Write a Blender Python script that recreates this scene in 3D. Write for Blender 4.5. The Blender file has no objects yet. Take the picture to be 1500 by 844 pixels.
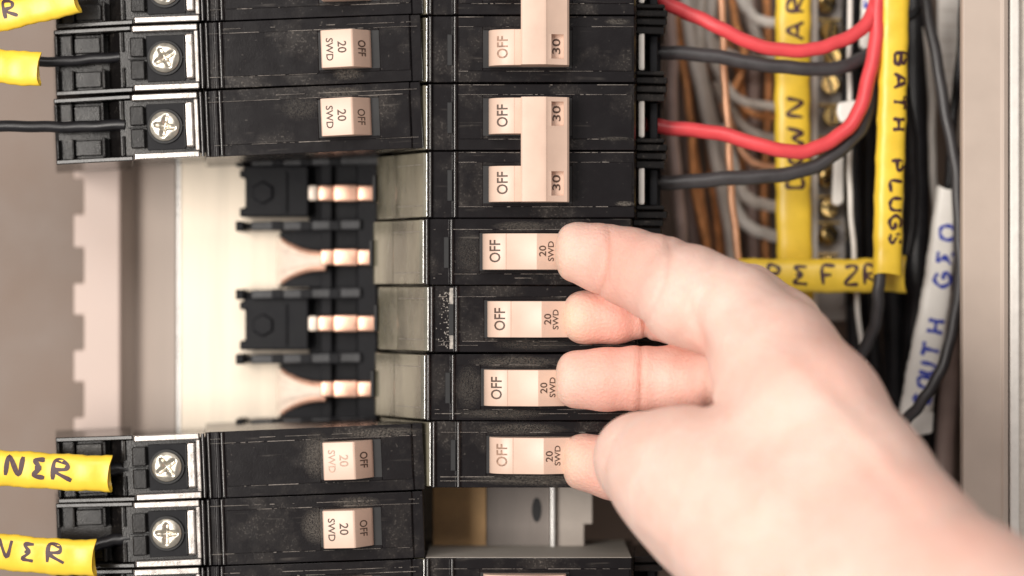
import bpy, bmesh, math, random
import numpy as np
from mathutils import Vector, Matrix

random.seed(7)
S, D = 5.2, 800.0                 # photograph pixels per mm on the breaker faces; camera distance in mm
MM = 0.001
scene = bpy.context.scene
col = scene.collection

# ------------------------------------------------------------------ camera, world, lamps, exposure
cam_d = bpy.data.cameras.new('camera')
cam_d.sensor_width = 36.0
cam_d.lens = 36.0 * D / (1500.0 / S)
cam_d.clip_start, cam_d.clip_end = 0.01, 20.0
cam_d.dof.use_dof = True
cam_d.dof.focus_distance = (D - 7) * MM
cam_d.dof.aperture_fstop = 4.8
cam_d.dof.aperture_blades = 0
cam = bpy.data.objects.new('camera', cam_d)
cam.location = (0, -D * MM, 0)
cam.rotation_euler = (math.radians(90), 0, 0)
col.objects.link(cam)
scene.camera = cam

world = bpy.data.worlds.new('World')
scene.world = world
world.use_nodes = True
bg = world.node_tree.nodes['Background']
bg.inputs[0].default_value = (1.0, 0.95, 0.91, 1)
bg.inputs[1].default_value = 0.31

def area(name, loc, target, size, power, color):
    l = bpy.data.lights.new(name, 'AREA')
    l.shape = 'RECTANGLE'; l.size, l.size_y = size
    l.energy = power; l.color = color
    o = bpy.data.objects.new(name, l)
    o.location = Vector(loc) * MM
    o.rotation_euler = (Vector(target) - Vector(loc)).to_track_quat('-Z', 'Y').to_euler()
    col.objects.link(o)
    return o
area('key_softbox', (-500, -880, 30), (0, 0, 0), (0.36, 0.50), 11.2, (1.0, 0.945, 0.88))
area('added_fill_light', (-60, -1050, 560), (20, 0, 0), (0.6, 0.3), 4.2, (1.0, 0.95, 0.91))  # added overhead fill for edge glints and dim recesses, no seen source

vs = scene.view_settings
vs.view_transform = 'Standard'; vs.look = 'None'; vs.exposure = 0.0; vs.gamma = 1.0
vs.use_curve_mapping = False

# ------------------------------------------------------------------ helpers
def WX(px, d=0.0): return (px - 750.0) / S * (D + d) / D
def WZ(py, d=0.0): return (422.0 - py) / S * (D + d) / D
def P(px, py, d=0.0): return Vector((WX(px, d), d, WZ(py, d)))
def RP(rpx, d=0.0): return rpx / S * (D + d) / D

def thing(name, label, cat, loc=(0, 0, 0), group=None, kind=None):
    o = bpy.data.objects.new(name, None)
    o.empty_display_size = 0.01
    o.location = Vector(loc) * MM
    col.objects.link(o)
    tag(o, label, cat, group, kind)
    return o

def tag(o, label=None, cat=None, group=None, kind=None):
    if label: o['label'] = label
    if cat: o['category'] = cat
    if group: o['group'] = group
    if kind: o['kind'] = kind
    return o

def finish(bm, name, mat, parent=None, org=(0, 0, 0), smooth=None):
    """bmesh in mm (world) -> mesh object in metres, local to org"""
    bmesh.ops.recalc_face_normals(bm, faces=bm.faces[:])
    T = Matrix.Scale(MM, 4) @ Matrix.Translation(-Vector(org))
    bm.transform(T)
    me = bpy.data.meshes.new(name)
    bm.to_mesh(me); bm.free()
    if smooth is not None:
        for p in me.polygons: p.use_smooth = True
        me.set_sharp_from_angle(angle=math.radians(smooth))
    o = bpy.data.objects.new(name, me)
    if mat: me.materials.append(mat)
    col.objects.link(o)
    if parent is not None: o.parent = parent
    return o

def bevel_all(bm, w, seg=2, geom=None):
    if w <= 0: return
    es = [e for e in (geom or bm.edges) if len(e.link_faces) == 2 and e.calc_face_angle(0) > 0.35]
    bmesh.ops.bevel(bm, geom=es, offset=w, segments=seg, profile=0.5, affect='EDGES', clamp_overlap=True)

def add_poly(bm, pts, vec):
    """extrude a planar polygon by vec"""
    a = [bm.verts.new(p) for p in pts]
    b = [bm.verts.new(Vector(p) + Vector(vec)) for p in pts]
    n = len(a)
    bm.faces.new(a); bm.faces.new(b[::-1])
    for i in range(n):
        bm.faces.new((a[i], b[i], b[(i + 1) % n], a[(i + 1) % n]))

def box(bm, x0, x1, y0, y1, z0, z1, bev=0.0, seg=2):
    t = bmesh.new()
    add_poly(t, [(x0, y0, z0), (x1, y0, z0), (x1, y0, z1), (x0, y0, z1)], (0, y1 - y0, 0))
    bmesh.ops.recalc_face_normals(t, faces=t.faces[:])
    bevel_all(t, bev, seg)
    merge(bm, t)

def merge(bm, t):
    me = bpy.data.meshes.new('tmp'); t.to_mesh(me); t.free()
    bm.from_mesh(me); bpy.data.meshes.remove(me)

def prism(bm, prof, z0, z1, bev=0.0, seg=2):
    """plan profile (x, y) extruded along z"""
    t = bmesh.new()
    add_poly(t, [(x, y, z0) for x, y in prof], (0, 0, z1 - z0))
    bmesh.ops.recalc_face_normals(t, faces=t.faces[:])
    bevel_all(t, bev, seg)
    merge(bm, t)

def slab(bm, poly, d0, d1, bev=0.0, seg=2):
    """front outline in photograph pixels seen at depth d0, extruded back to d1"""
    t = bmesh.new()
    add_poly(t, [P(x, y, d0) for x, y in poly], (0, d1 - d0, 0))
    bmesh.ops.recalc_face_normals(t, faces=t.faces[:])
    bevel_all(t, bev, seg)
    merge(bm, t)

def rect(x0, y0, x1, y1): return [(x0, y0), (x1, y0), (x1, y1), (x0, y1)]

def spline(pts, n=12):
    pts = [Vector(p) for p in pts]
    if len(pts) == 2: return [pts[0].lerp(pts[1], i / n) for i in range(n + 1)]
    q = [pts[0] * 2 - pts[1]] + pts + [pts[-1] * 2 - pts[-2]]
    out = []
    for i in range(1, len(q) - 2):
        a, b, c, d = q[i - 1:i + 3]
        for k in range(n):
            t = k / n
            out.append(0.5 * (2 * b + (c - a) * t + (2 * a - 5 * b + 4 * c - d) * t * t + (3 * b - a - 3 * c + d) * t ** 3))
    out.append(pts[-1])
    return out

def add_tube(bm, path, r, sides=12, cap=True):
    rings = []
    prev = None
    for i, p in enumerate(path):
        t = (path[min(i + 1, len(path) - 1)] - path[max(i - 1, 0)]).normalized()
        if prev is None:
            u = t.cross(Vector((0.13, 1, 0.21))).normalized()
        else:
            u = (prev - t * prev.dot(t)).normalized()
        prev = u
        v = t.cross(u)
        rr = r[i] if isinstance(r, (list, tuple)) else r
        rings.append([bm.verts.new(p + (u * math.cos(2 * math.pi * k / sides) + v * math.sin(2 * math.pi * k / sides)) * rr) for k in range(sides)])
    for a, b in zip(rings[:-1], rings[1:]):
        for k in range(sides):
            bm.faces.new((a[k], a[(k + 1) % sides], b[(k + 1) % sides], b[k]))
    if cap:
        bm.faces.new(rings[0]); bm.faces.new(rings[-1][::-1])

def lathe(bm, prof, c, n=24):
    """profile of (radius, depth) around the view axis through c"""
    rings = [[bm.verts.new((c[0] + r * math.cos(2 * math.pi * k / n), c[1] + y, c[2] + r * math.sin(2 * math.pi * k / n))) for k in range(n)] for r, y in prof]
    for a, b in zip(rings[:-1], rings[1:]):
        for k in range(n): bm.faces.new((a[k], a[(k + 1) % n], b[(k + 1) % n], b[k]))
    bm.faces.new(rings[0]); bm.faces.new(rings[-1][::-1])

def copy_tree(o, parent=None):
    c = o.copy(); col.objects.link(c)
    if parent is not None: c.parent = parent
    for ch in [k for k in o.children]: copy_tree(ch, c)
    return c

# ------------------------------------------------------------------ materials
def new_mat(name):
    m = bpy.data.materials.new(name); m.use_nodes = True
    nt = m.node_tree
    return m, nt, nt.nodes['Principled BSDF']

def N(nt, t, **kw):
    n = nt.nodes.new(t)
    for k, v in kw.items(): setattr(n, k, v)
    return n

def ramp(nt, src, p0, p1, c0=(0, 0, 0, 1), c1=(1, 1, 1, 1)):
    r = N(nt, 'ShaderNodeValToRGB')
    r.color_ramp.elements[0].position = p0; r.color_ramp.elements[1].position = p1
    r.color_ramp.elements[0].color = c0; r.color_ramp.elements[1].color = c1
    nt.links.new(src, r.inputs[0])
    return r.outputs[0]

def mix(nt, fac, a, b):
    n = N(nt, 'ShaderNodeMix', data_type='RGBA')
    if isinstance(fac, float): n.inputs[0].default_value = fac
    else: nt.links.new(fac, n.inputs[0])
    for s, i in ((a, 6), (b, 7)):
        if isinstance(s, tuple): n.inputs[i].default_value = s
        else: nt.links.new(s, n.inputs[i])
    return n.outputs[2]

def mul(nt, a, b, op='MULTIPLY'):
    n = N(nt, 'ShaderNodeMath', operation=op)
    for s, i in ((a, 0), (b, 1)):
        if isinstance(s, (int, float)): n.inputs[i].default_value = s
        else: nt.links.new(s, n.inputs[i])
    return n.outputs[0]

def coords(nt, scale=(1, 1, 1), rnd=True):
    tc = N(nt, 'ShaderNodeTexCoord')
    mp = N(nt, 'ShaderNodeMapping')
    mp.inputs['Scale'].default_value = scale
    nt.links.new(tc.outputs['Object'], mp.inputs[0])
    if rnd:
        oi = N(nt, 'ShaderNodeObjectInfo')
        cx = N(nt, 'ShaderNodeCombineXYZ')
        v = mul(nt, oi.outputs['Random'], 7.0)
        for i in range(3): nt.links.new(v, cx.inputs[i])
        nt.links.new(cx.outputs[0], mp.inputs['Location'])
    return mp.outputs[0]

def noise(nt, vec, scale, detail=3.0, rough=0.55):
    n = N(nt, 'ShaderNodeTexNoise')
    n.inputs['Scale'].default_value = scale; n.inputs['Detail'].default_value = detail
    n.inputs['Roughness'].default_value = rough
    nt.links.new(vec, n.inputs['Vector'])
    return n.outputs[0]

def bump(nt, bsdf, h, dist, strength=1.0):
    b = N(nt, 'ShaderNodeBump')
    b.inputs['Strength'].default_value = strength; b.inputs['Distance'].default_value = dist
    nt.links.new(h, b.inputs['Height']); nt.links.new(b.outputs[0], bsdf.inputs['Normal'])

def dusty_plastic(name, base, dust_amt=0.5, rough=0.32, dust=(0.30, 0.26, 0.22, 1), ior=1.5):
    m, nt, b = new_mat(name)
    v = coords(nt)
    big = ramp(nt, noise(nt, v, 60, 5, 0.65), 0.52, 0.74)
    speck = ramp(nt, noise(nt, v, 1500, 2, 0.6), 0.56, 0.72)
    spots = ramp(nt, noise(nt, v, 800, 1, 0.5), 0.74, 0.79)
    vs_ = coords(nt, (0.05, 1, 1))
    streak = ramp(nt, noise(nt, vs_, 900, 2), 0.62, 0.80)
    f = mul(nt, mul(nt, speck, big), 0.42)
    f = mul(nt, f, mul(nt, mul(nt, streak, ramp(nt, noise(nt, v, 110, 2), 0.5, 0.65)), 0.28), 'ADD')
    f = mul(nt, f, mul(nt, spots, 0.16), 'ADD')
    f = mul(nt, f, mul(nt, big, 0.10), 'ADD')
    f = mul(nt, f, dust_amt * 2)
    c = mix(nt, f, base, dust)
    nt.links.new(c, b.inputs['Base Color'])
    r = mul(nt, mul(nt, f, 0.6), rough, 'ADD')
    r = mul(nt, r, mul(nt, noise(nt, v, 260, 3), 0.12), 'ADD')
    nt.links.new(r, b.inputs['Roughness'])
    b.inputs['IOR'].default_value = ior
    bump(nt, b, mul(nt, noise(nt, v, 2200, 2), f, 'ADD'), 0.00004, 0.5)
    return m

def plain(name, base, rough=0.5, metal=0.0, var=0.12, vscale=200, bscale=None, bdist=0.00005, ior=1.5, stretch=(1, 1, 1), spec=None):
    m, nt, b = new_mat(name)
    v = coords(nt, stretch)
    n = noise(nt, v, vscale, 4)
    lo = tuple(c * (1 - var) for c in base[:3]) + (1,)
    hi = tuple(min(1, c * (1 + var)) for c in base[:3]) + (1,)
    nt.links.new(ramp(nt, n, 0.3, 0.7, lo, hi), b.inputs['Base Color'])
    nt.links.new(mul(nt, mul(nt, n, 0.24), rough - 0.12, 'ADD'), b.inputs['Roughness'])
    b.inputs['Metallic'].default_value = metal
    b.inputs['IOR'].default_value = ior
    if bscale: bump(nt, b, noise(nt, v, bscale, 3), bdist, 0.6)
    return m

M = {}
M['black'] = dusty_plastic('black_phenolic', (0.0080, 0.0066, 0.0076, 1), 0.40, 0.18, ior=1.33)
M['black_side'] = dusty_plastic('black_gloss_plastic', (0.010, 0.009, 0.009, 1), 0.22, 0.16, ior=1.5)
M['nose'] = dusty_plastic('nose_plastic_painted_reflection', (0.215, 0.195, 0.140, 1), 0.22, 0.10, ior=2.7)
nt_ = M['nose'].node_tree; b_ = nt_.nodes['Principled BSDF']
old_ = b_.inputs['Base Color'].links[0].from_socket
nt_.links.new(mix(nt_, ramp(nt_, noise(nt_, coords(nt_, (1, 1, 0.35)), 90, 4), 0.36, 0.66), old_, (0.07, 0.062, 0.042, 1)), b_.inputs['Base Color'])  # mottled base colour imitates uneven smoky reflections on the noses
M['bead'] = plain('polished_black_ridge', (0.02, 0.018, 0.018), 0.20, var=0.2, ior=1.7)
M['worn'] = plain('worn_pale_edge', (0.20, 0.175, 0.155), 0.6, var=0.5, vscale=700)
M['dusty_top'] = dusty_plastic('black_plastic_under_dust', (0.42, 0.385, 0.34, 1), 0.8, 0.6, dust=(0.75, 0.70, 0.62, 1))
M['smoke'] = dusty_plastic('smoky_plastic', (0.0085, 0.0075, 0.0075, 1), 0.35, 0.14, ior=1.4)
M['insul'] = plain('dark_insulator', (0.0042, 0.0042, 0.0062), 0.5, var=0.2, bscale=900, ior=1.28)
M['insul_edge'] = plain('grey_insulator_rail', (0.024, 0.024, 0.027), 0.42, var=0.4, bscale=700)
M['handle'] = plain('beige_handle_plastic', (0.685, 0.495, 0.395), 0.40, var=0.06, vscale=120, bscale=1800, bdist=0.00002)
M['ink'] = plain('printed_ink', (0.085, 0.05, 0.035), 0.6, var=0.3, vscale=1500)
M['lug'] = plain('frame_highlight_metal', (0.50, 0.46, 0.43), 0.30, 0.9, var=0.15, vscale=400, bscale=1200)  # pale metal stands in for bright reflections on the black plastic frame
M['screw'] = plain('nickel_screw', (0.66, 0.61, 0.52), 0.33, 0.95, var=0.15, vscale=600, bscale=900, bdist=0.00002)
M['steel'] = plain('grey_steel', (0.36, 0.33, 0.31), 0.42, 0.6, var=0.1, vscale=120, stretch=(1, 1, 0.1))
M['bus'] = plain('tinned_bus_plate', (0.72, 0.625, 0.51), 0.46, 0.25, var=0.13, vscale=160, bscale=700, stretch=(1, 1, 0.06), bdist=0.00003)
M['bus_edge'] = plain('cut_bus_edge', (0.95, 0.93, 0.90), 0.3, 0.5, var=0.03)
M['copper'] = plain('copper', (0.90, 0.52, 0.38), 0.40, 0.8, var=0.15, vscale=500)
M['tin'] = plain('tinned_copper', (0.92, 0.78, 0.66), 0.32, 0.10, var=0.08, vscale=300)
M['oldcopper'] = plain('bare_copper_wire', (0.74, 0.33, 0.13), 0.42, 0.4, var=0.25, vscale=260)
M['brightcopper'] = plain('bright_copper_wire', (0.96, 0.50, 0.30), 0.42, 0.4, var=0.1, vscale=260)
M['brass'] = plain('brass', (0.78, 0.55, 0.22), 0.25, 1.0, var=0.2, vscale=300)
M['bracket'] = plain('galvanised_bracket', (0.20, 0.172, 0.155), 0.55, 0.0, var=0.15, vscale=150, stretch=(1, 1, 0.15))
M['bracketpaint'] = plain('pale_bracket_paint', (0.44, 0.385, 0.34), 0.5, var=0.05)
M['ochre'] = plain('ochre_bus_face', (0.52, 0.32, 0.145), 0.5, 0.1, var=0.2, vscale=90)
M['taupe'] = plain('taupe_enclosure_paint', (0.185, 0.128, 0.096), 0.5, var=0.06, vscale=60, bscale=900, bdist=0.00003)
M['pinkgrey'] = plain('pink_grey_rail_paint', (0.60, 0.475, 0.42), 0.55, var=0.03, vscale=90)
M['channel'] = plain('grey_channel_paint', (0.44, 0.37, 0.325), 0.5, var=0.05, vscale=70, stretch=(1, 1, 0.1))
M['flange'] = plain('tan_flange_paint', (0.52, 0.425, 0.36), 0.42, var=0.04, vscale=80, bscale=1100, bdist=0.00003)
M['plaster'] = plain('rough_wall_plaster', (0.66, 0.59, 0.52), 0.85, var=0.12, vscale=240, bscale=320, bdist=0.0016)
M['trim'] = plain('white_caulk', (0.80, 0.76, 0.71), 0.6, var=0.06, vscale=200, bscale=260, bdist=0.0008)
M['wblack'] = plain('black_wire_insulation', (0.012, 0.0115, 0.0135), 0.36, ior=1.42, var=0.25, vscale=300, bscale=700)
M['wgrey'] = plain('charcoal_wire_insulation', (0.055, 0.051, 0.053), 0.38, var=0.15, vscale=200)
M['wred'] = plain('red_wire_insulation', (0.78, 0.075, 0.085), 0.36, var=0.08, vscale=160)
M['wwhite'] = plain('white_wire_insulation', (0.80, 0.755, 0.70), 0.45, var=0.08, vscale=160)
M['wneutral'] = plain('dull_grey_wire', (0.66, 0.60, 0.54), 0.5, var=0.1, vscale=160)
M['wtan'] = plain('tan_wire', (0.42, 0.31, 0.275), 0.5, var=0.12, vscale=160)
M['yellow'] = plain('yellow_sleeve', (0.89, 0.60, 0.05), 0.36, var=0.08, vscale=160, bscale=160, bdist=0.00018)
M['white'] = plain('white_sleeve', (0.88, 0.845, 0.79), 0.42, var=0.04, vscale=120)
M['marker'] = plain('purple_black_marker', (0.055, 0.018, 0.024), 0.5, var=0.3, vscale=600)
M['bluemarker'] = plain('blue_marker', (0.035, 0.06, 0.42), 0.5, var=0.2, vscale=600)
M['cavity'] = plain('dark_cavity', (0.006, 0.006, 0.007), 0.6)
M['boxdark'] = plain('enclosure_side_paint', (0.20, 0.155, 0.13), 0.55, var=0.06, vscale=60)

# ------------------------------------------------------------------ text
def text_mesh(s, size, xs=0.92):
    cu = bpy.data.curves.new('lettering', 'FONT')
    cu.body = s; cu.offset = 0.012; cu.size = 1.0; cu.align_x = 'CENTER'; cu.resolution_u = 3
    o = bpy.data.objects.new('lettering_src', cu)
    col.objects.link(o)
    dg = bpy.context.evaluated_depsgraph_get()
    me = bpy.data.meshes.new_from_object(o.evaluated_get(dg))
    bpy.data.objects.remove(o); bpy.data.curves.remove(cu)
    bm = bmesh.new(); bm.from_mesh(me); bpy.data.meshes.remove(me)
    ys = [v.co.y for v in bm.verts]
    y0, y1 = min(ys), max(ys)
    for v in bm.verts:
        v.co.x *= size / (y1 - y0) * xs
        v.co.y = (v.co.y - (y0 + y1) / 2) * size / (y1 - y0)
    return bm           # centred, cap height = size (mm)

def put_text(name, s, size, cx, cz, rot, depth_fn, parent, org, mat=None, xs=0.92, bold=0.0):
    """letters of cap height `size` mm laid on the surface y = depth_fn(x); rot is +1 reading upwards, -1 reading downwards"""
    bm = text_mesh(s, size, xs)
    for k in range(1, 10):
        y = -size / 2 + size * k / 10
        bmesh.ops.bisect_plane(bm, geom=bm.verts[:] + bm.edges[:] + bm.faces[:], plane_co=(0, y, 0), plane_no=(0, 1, 0))
    for v in bm.verts:
        a, b = v.co.x, v.co.y
        x = cx - b * rot; z = cz + a * rot
        v.co = (x, depth_fn(x) - 0.09, z)
    return finish(bm, name, mat or M['ink'], parent, org)

def prof_depth(prof):
    xs = [p[0] for p in prof]; ys = [p[1] for p in prof]
    return lambda x: float(np.interp(x, xs, ys))

# ------------------------------------------------------------------ handwriting strokes, unit box
G = {
 'A': [[(0, 0), (.45, 1), (.9, 0)], [(.18, .38), (.75, .38)]],
 'B': [[(.1, 0), (.1, 1), (.6, .9), (.65, .65), (.15, .52), (.75, .4), (.7, .08), (.1, 0)]],
 'D': [[(.05, 0), (.1, 1), (.6, .9), (.85, .5), (.6, .1), (.05, 0)]],
 'E': [[(.8, .95), (.15, .9), (.5, .5), (.1, .12), (.85, .02)], [(.18, .5), (.62, .52)]],
 'F': [[(.2, 0), (.15, .95), (.85, 1)], [(.17, .5), (.65, .52)]],
 'G': [[(.85, .85), (.4, 1), (.05, .5), (.4, 0), (.85, .15), (.85, .48), (.5, .45)]],
 'H': [[(.1, 0), (.12, 1)], [(.82, 0), (.8, 1)], [(.1, .48), (.82, .52)]],
 'L': [[(.15, 1), (.12, .02), (.85, .05)]],
 'N': [[(0, 0), (.15, 1), (.7, .05), (.9, 1)]],
 'O': [[(.5, 1), (.1, .75), (.08, .25), (.5, 0), (.88, .3), (.85, .8), (.5, 1)]],
 'P': [[(.15, 0), (.12, 1), (.7, .92), (.72, .55), (.15, .48)]],
 'R': [[(.1, 0), (.15, 1), (.7, .9), (.68, .6), (.15, .48), (.95, .0)]],
 'S': [[(.8, .9), (.35, 1), (.15, .72), (.7, .35), (.6, .04), (.1, .1)]],
 'T': [[(.0, .97), (.95, 1)], [(.48, .97), (.42, 0)]],
 'U': [[(.1, 1), (.1, .25), (.45, 0), (.8, .2), (.85, 1)]],
 'W': [[(0, 1), (.2, 0), (.5, .65), (.75, 0), (1, 1)]],
 'Z': [[(.1, .9), (.6, 1), (.75, .75), (.1, .05), (.85, .0)]],
 'K': [[(.1, 0), (.15, 1)], [(.8, 1), (.18, .45), (.85, .02)]],
}

class Sleeve:
    """flattened heat-shrink sleeve along a path given in reading direction"""
    def __init__(self, pts, w, t):
        self.path = spline(pts, 14)
        self.w, self.t = w, t
        self.s = [0]
        for a, b in zip(self.path[:-1], self.path[1:]): self.s.append(self.s[-1] + (b - a).length)
        self.L = self.s[-1]
    def frame(self, u):
        u = min(max(u, 0), self.L)
        i = int(np.searchsorted(self.s, u, side='right')) - 1
        i = min(max(i, 0), len(self.path) - 2)
        f = (u - self.s[i]) / max(1e-6, self.s[i + 1] - self.s[i])
        p = self.path[i].lerp(self.path[i + 1], f)
        j0, j1 = max(i - 1, 0), min(i + 2, len(self.path) - 1)
        T = (self.path[j1] - self.path[j0]).normalized()
        Sd = Vector((-T.z, 0, T.x)).normalized()          # letter-up in the photograph
        Nn = Sd.cross(T).normalized()
        if Nn.y > 0: Nn = -Nn
        return p, T, Sd, Nn
    def width(self, u):
        return self.w(u / self.L) if callable(self.w) else self.w
    def surf(self, u, v, off=0.0):
        p, T, Sd, Nn = self.frame(u)
        w = self.width(u)
        c = max(-0.98, min(0.98, v / w))
        h = self.t * (1 - abs(c) ** 2.6) ** (1 / 2.6)
        return p + Sd * v + Nn * (h + off)
    def build(self, name, mat, label, group, closed=False):
        bm = bmesh.new()
        n = 20
        us = [self.L * i / 40 for i in range(41)]
        def ring(u, k, wob=0.0):
            p, T, Sd, Nn = self.frame(u)
            w = self.width(u) * (1 + 0.025 * math.sin(u * 0.55 + self.L) + 0.018 * math.sin(u * 1.7)) - k; t = self.t * (1 + 0.05 * math.sin(u * 0.8 + 1)) - k
            r = []
            for a in range(n):
                th = 2 * math.pi * a / n
                c, s_ = math.cos(th), math.sin(th)
                cc = math.copysign(abs(c) ** (2 / 2.6), c); ss = math.copysign(abs(s_) ** (2 / 2.6), s_)
                r.append(bm.verts.new(p + Sd * (w * cc) + Nn * (t * ss) + T * wob * math.sin(2 * th + 1)))
            return r
        outer = [ring(u, 0, 0.5 if i in (0, 40) else 0) for i, u in enumerate(us)]
        inner = [ring(u, 0.55, 0.5 if i in (0, 40) else 0) for i, u in enumerate(us)]
        for a, b in zip(outer[:-1], outer[1:]):
            for k in range(n): bm.faces.new((a[k], a[(k + 1) % n], b[(k + 1) % n], b[k]))
        for a, b in zip(inner[:-1], inner[1:]):
            for k in range(n): bm.faces.new((a[k], b[k], b[(k + 1) % n], a[(k + 1) % n]))
        for o_, i_ in ((outer[0], inner[0]), (outer[-1], inner[-1])):
            for k in range(n): bm.faces.new((o_[k], o_[(k + 1) % n], i_[(k + 1) % n], i_[k]))
        o = finish(bm, name, mat, None, smooth=50)
        tag(o, label, 'sleeve', group)
        self.obj = o
        return o
    def write(self, glyphs, mat, pen=0.75):
        """glyphs: (letter, u0, width along, v0, height)"""
        for ch, u0, wl, v0, h in glyphs:
            bm = bmesh.new()
            for st in G[ch]:
                pts = [Vector((u0 + x * wl, v0 + y * h, 0)) for x, y in st]
                pl = spline(pts, 6) if len(pts) > 2 else spline(pts, 8)
                L_, R_ = [], []
                for i, p in enumerate(pl):
                    t = (pl[min(i + 1, len(pl) - 1)] - pl[max(i - 1, 0)]).normalized()
                    nn = Vector((-t.y, t.x, 0))
                    ww = pen / 2 * (1 + 0.22 * math.sin(i * 0.9 + u0)) * (0.75 if i in (0, len(pl) - 1) else 1)
                    a, b = p + nn * ww, p - nn * ww
                    L_.append(bm.verts.new(self.surf(a.x, a.y, 0.13))); R_.append(bm.verts.new(self.surf(b.x, b.y, 0.13)))
                for i in range(len(pl) - 1):
                    bm.faces.new((L_[i], R_[i], R_[i + 1], L_[i + 1]))
            finish(bm, 'handwritten_letter', mat, self.obj)

# ================================================================== SETTING: enclosure
bm = bmesh.new()
slab(bm, [(1484, -120), (1900, -120), (1900, 980), (1484, 980)], 14, 60, 0.6)
w = finish(bm, 'wall', M['plaster']); tag(w, kind='structure')

enc = thing('electrical_enclosure', 'taupe painted metal breaker box with mounting rail and tan front flange', 'breaker box', (0, 96, -90))
EO = (0, 96, -90)
bm = bmesh.new(); slab(bm, rect(-260, -160, 1480, 1000), 96, 99); finish(bm, 'back_plate', M['taupe'], enc, EO)
bm = bmesh.new(); box(bm, WX(1412, 14) + 13, WX(1412, 14) + 14.6, 15.7, 96, -105, 105, 0.2); finish(bm, 'side_wall', M['boxdark'], enc, EO)
bm = bmesh.new()
prism(bm, [(WX(1409, 12), 12), (WX(1411, 12), 11.2), (WX(1466, 11), 11), (WX(1470, 11), 10.4), (WX(1477, 11), 11.2), (WX(1478, 11), 15.6), (WX(1409, 12), 15.6)], -105, 105, 0.15)
fl = finish(bm, 'front_flange', M['flange'], enc, EO)
bm = bmesh.new(); box(bm, WX(1479.5, 12), WX(1493, 12), 11.6, 16, -105, 105, 0.5); finish(bm, 'sealant_bead', M['trim'], enc, EO)
# castellated mounting rail
d = 66
edge = []
ys = [-40, 13, 64, 114, 163, 213, 262, 314, 363, 415, 462, 513, 560, 612, 661, 711, 760, 810, 860, 900]
for i in range(len(ys) - 1):
    x = 108 if i % 2 == 1 else 123
    edge += [(x, ys[i]), (x, ys[i + 1])]
poly = edge + [(176, 900), (176, -40)]
bm = bmesh.new(); slab(bm, poly, d, d + 2.2, 0.7, 3); finish(bm, 'mounting_rail', M['pinkgrey'], enc, EO)
bm = bmesh.new()
prism(bm, [(WX(176, 74), 74), (WX(201, 80), 80), (WX(204, 79), 79), (WX(258, 70), 70), (WX(258, 70), 88), (WX(176, 74), 88)], -105, 105, 0.4)
finish(bm, 'channel', M['channel'], enc, EO)

# ================================================================== bus bar assembly
BO = (WX(340, 60), 68, -90)
bus = thing('bus_bar', 'cream tinned bus plate with copper stabs and black insulators between the breaker columns', 'bus bar', BO)
bm = bmesh.new(); box(bm, WX(264, 60), WX(640, 60), 61, 67, -100, 100, 0.15); finish(bm, 'bus_plate', M['bus'], bus, BO)
bm = bmesh.new(); box(bm, WX(259, 60), WX(264, 60) - 0.05, 60.4, 67.5, -100, 100, 0.3); finish(bm, 'plate_lip', M['bus_edge'], bus, BO)
# dark base under the stabs
bm = bmesh.new()
for (x0, x1, dd) in ((452, 470, 56), (470, 486, 52), (486, 524, 55), (524, 552, 49)):
    slab(bm, rect(x0, 236, x1, 632), dd, 60.9, 0.3)
finish(bm, 'insulator_base', M['insul'], bus, BO)
for r0, r1 in ((322, 427), (518, 622)):            # dark shoulders with the flared finger between them
    for sgn in (0, 1):
        yc = (r0 + r1) / 2 + (8 if r0 < 400 else 4)
        pts = []
        for k in range(13):
            t = k / 12
            pts.append((410 + 64 * t, yc + (-1 if sgn == 0 else 1) * (26 * (1 - t) ** 2.4 + 12)))
        yo = r0 + 10 if sgn == 0 else r1 - 6
        poly = pts + [(474, yo), (412, yo)]
        bm = bmesh.new(); slab(bm, poly, 53, 60.8, 0.2); finish(bm, 'shoulder_insulator', M['insul'], bus, BO)
    yc = (r0 + r1) / 2 + (8 if r0 < 400 else 4)
    bm = bmesh.new()                                 # flare: a curved sheet narrowing into the stab
    rows = []
    for k in range(13):
        t = k / 12
        x = 405 + 72 * t
        half = 27 * max(0, 1 - t) ** 2.4 + 11.5
        dd = 59.5 - 12 * t ** 0.6
        rows.append([bm.verts.new(P(x, yc + half * q, dd - 2.2 * (1 - abs(q)) * (0.4 + 0.6 * t) + 1.2 * math.cos(q * 9) * (1 - t) * 0.5)) for q in np.linspace(-1, 1, 15)])
    back = [[bm.verts.new(v_.co + Vector((0, 0.8, 0))) for v_ in r_] for r_ in rows]
    for i_ in range(12):
        for k in range(14):
            bm.faces.new((rows[i_][k], rows[i_][k + 1], rows[i_ + 1][k + 1], rows[i_ + 1][k]))
            bm.faces.new((back[i_][k], back[i_ + 1][k], back[i_ + 1][k + 1], back[i_][k + 1]))
        for k in (0, 14): bm.faces.new((rows[i_][k], rows[i_ + 1][k], back[i_ + 1][k], back[i_][k]))
    for i_ in (0, 12):
        for k in range(14): bm.faces.new((rows[i_][k], rows[i_][k + 1], back[i_][k + 1], back[i_][k]))
    fg = finish(bm, 'flared_finger', M['tin'], bus, BO, smooth=60)
    for sg in (-1, 1):
        bm = bmesh.new()
        add_tube(bm, [P(405 + 72 * t, yc + sg * (27 * (1 - t) ** 2.4 + 11.5), 58.9 - 12 * t ** 0.6) for t in np.linspace(0.12, 1, 14)], 0.7, 8)
        finish(bm, 'copper_edge', M['copper'], fg, BO, smooth=60)
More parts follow.
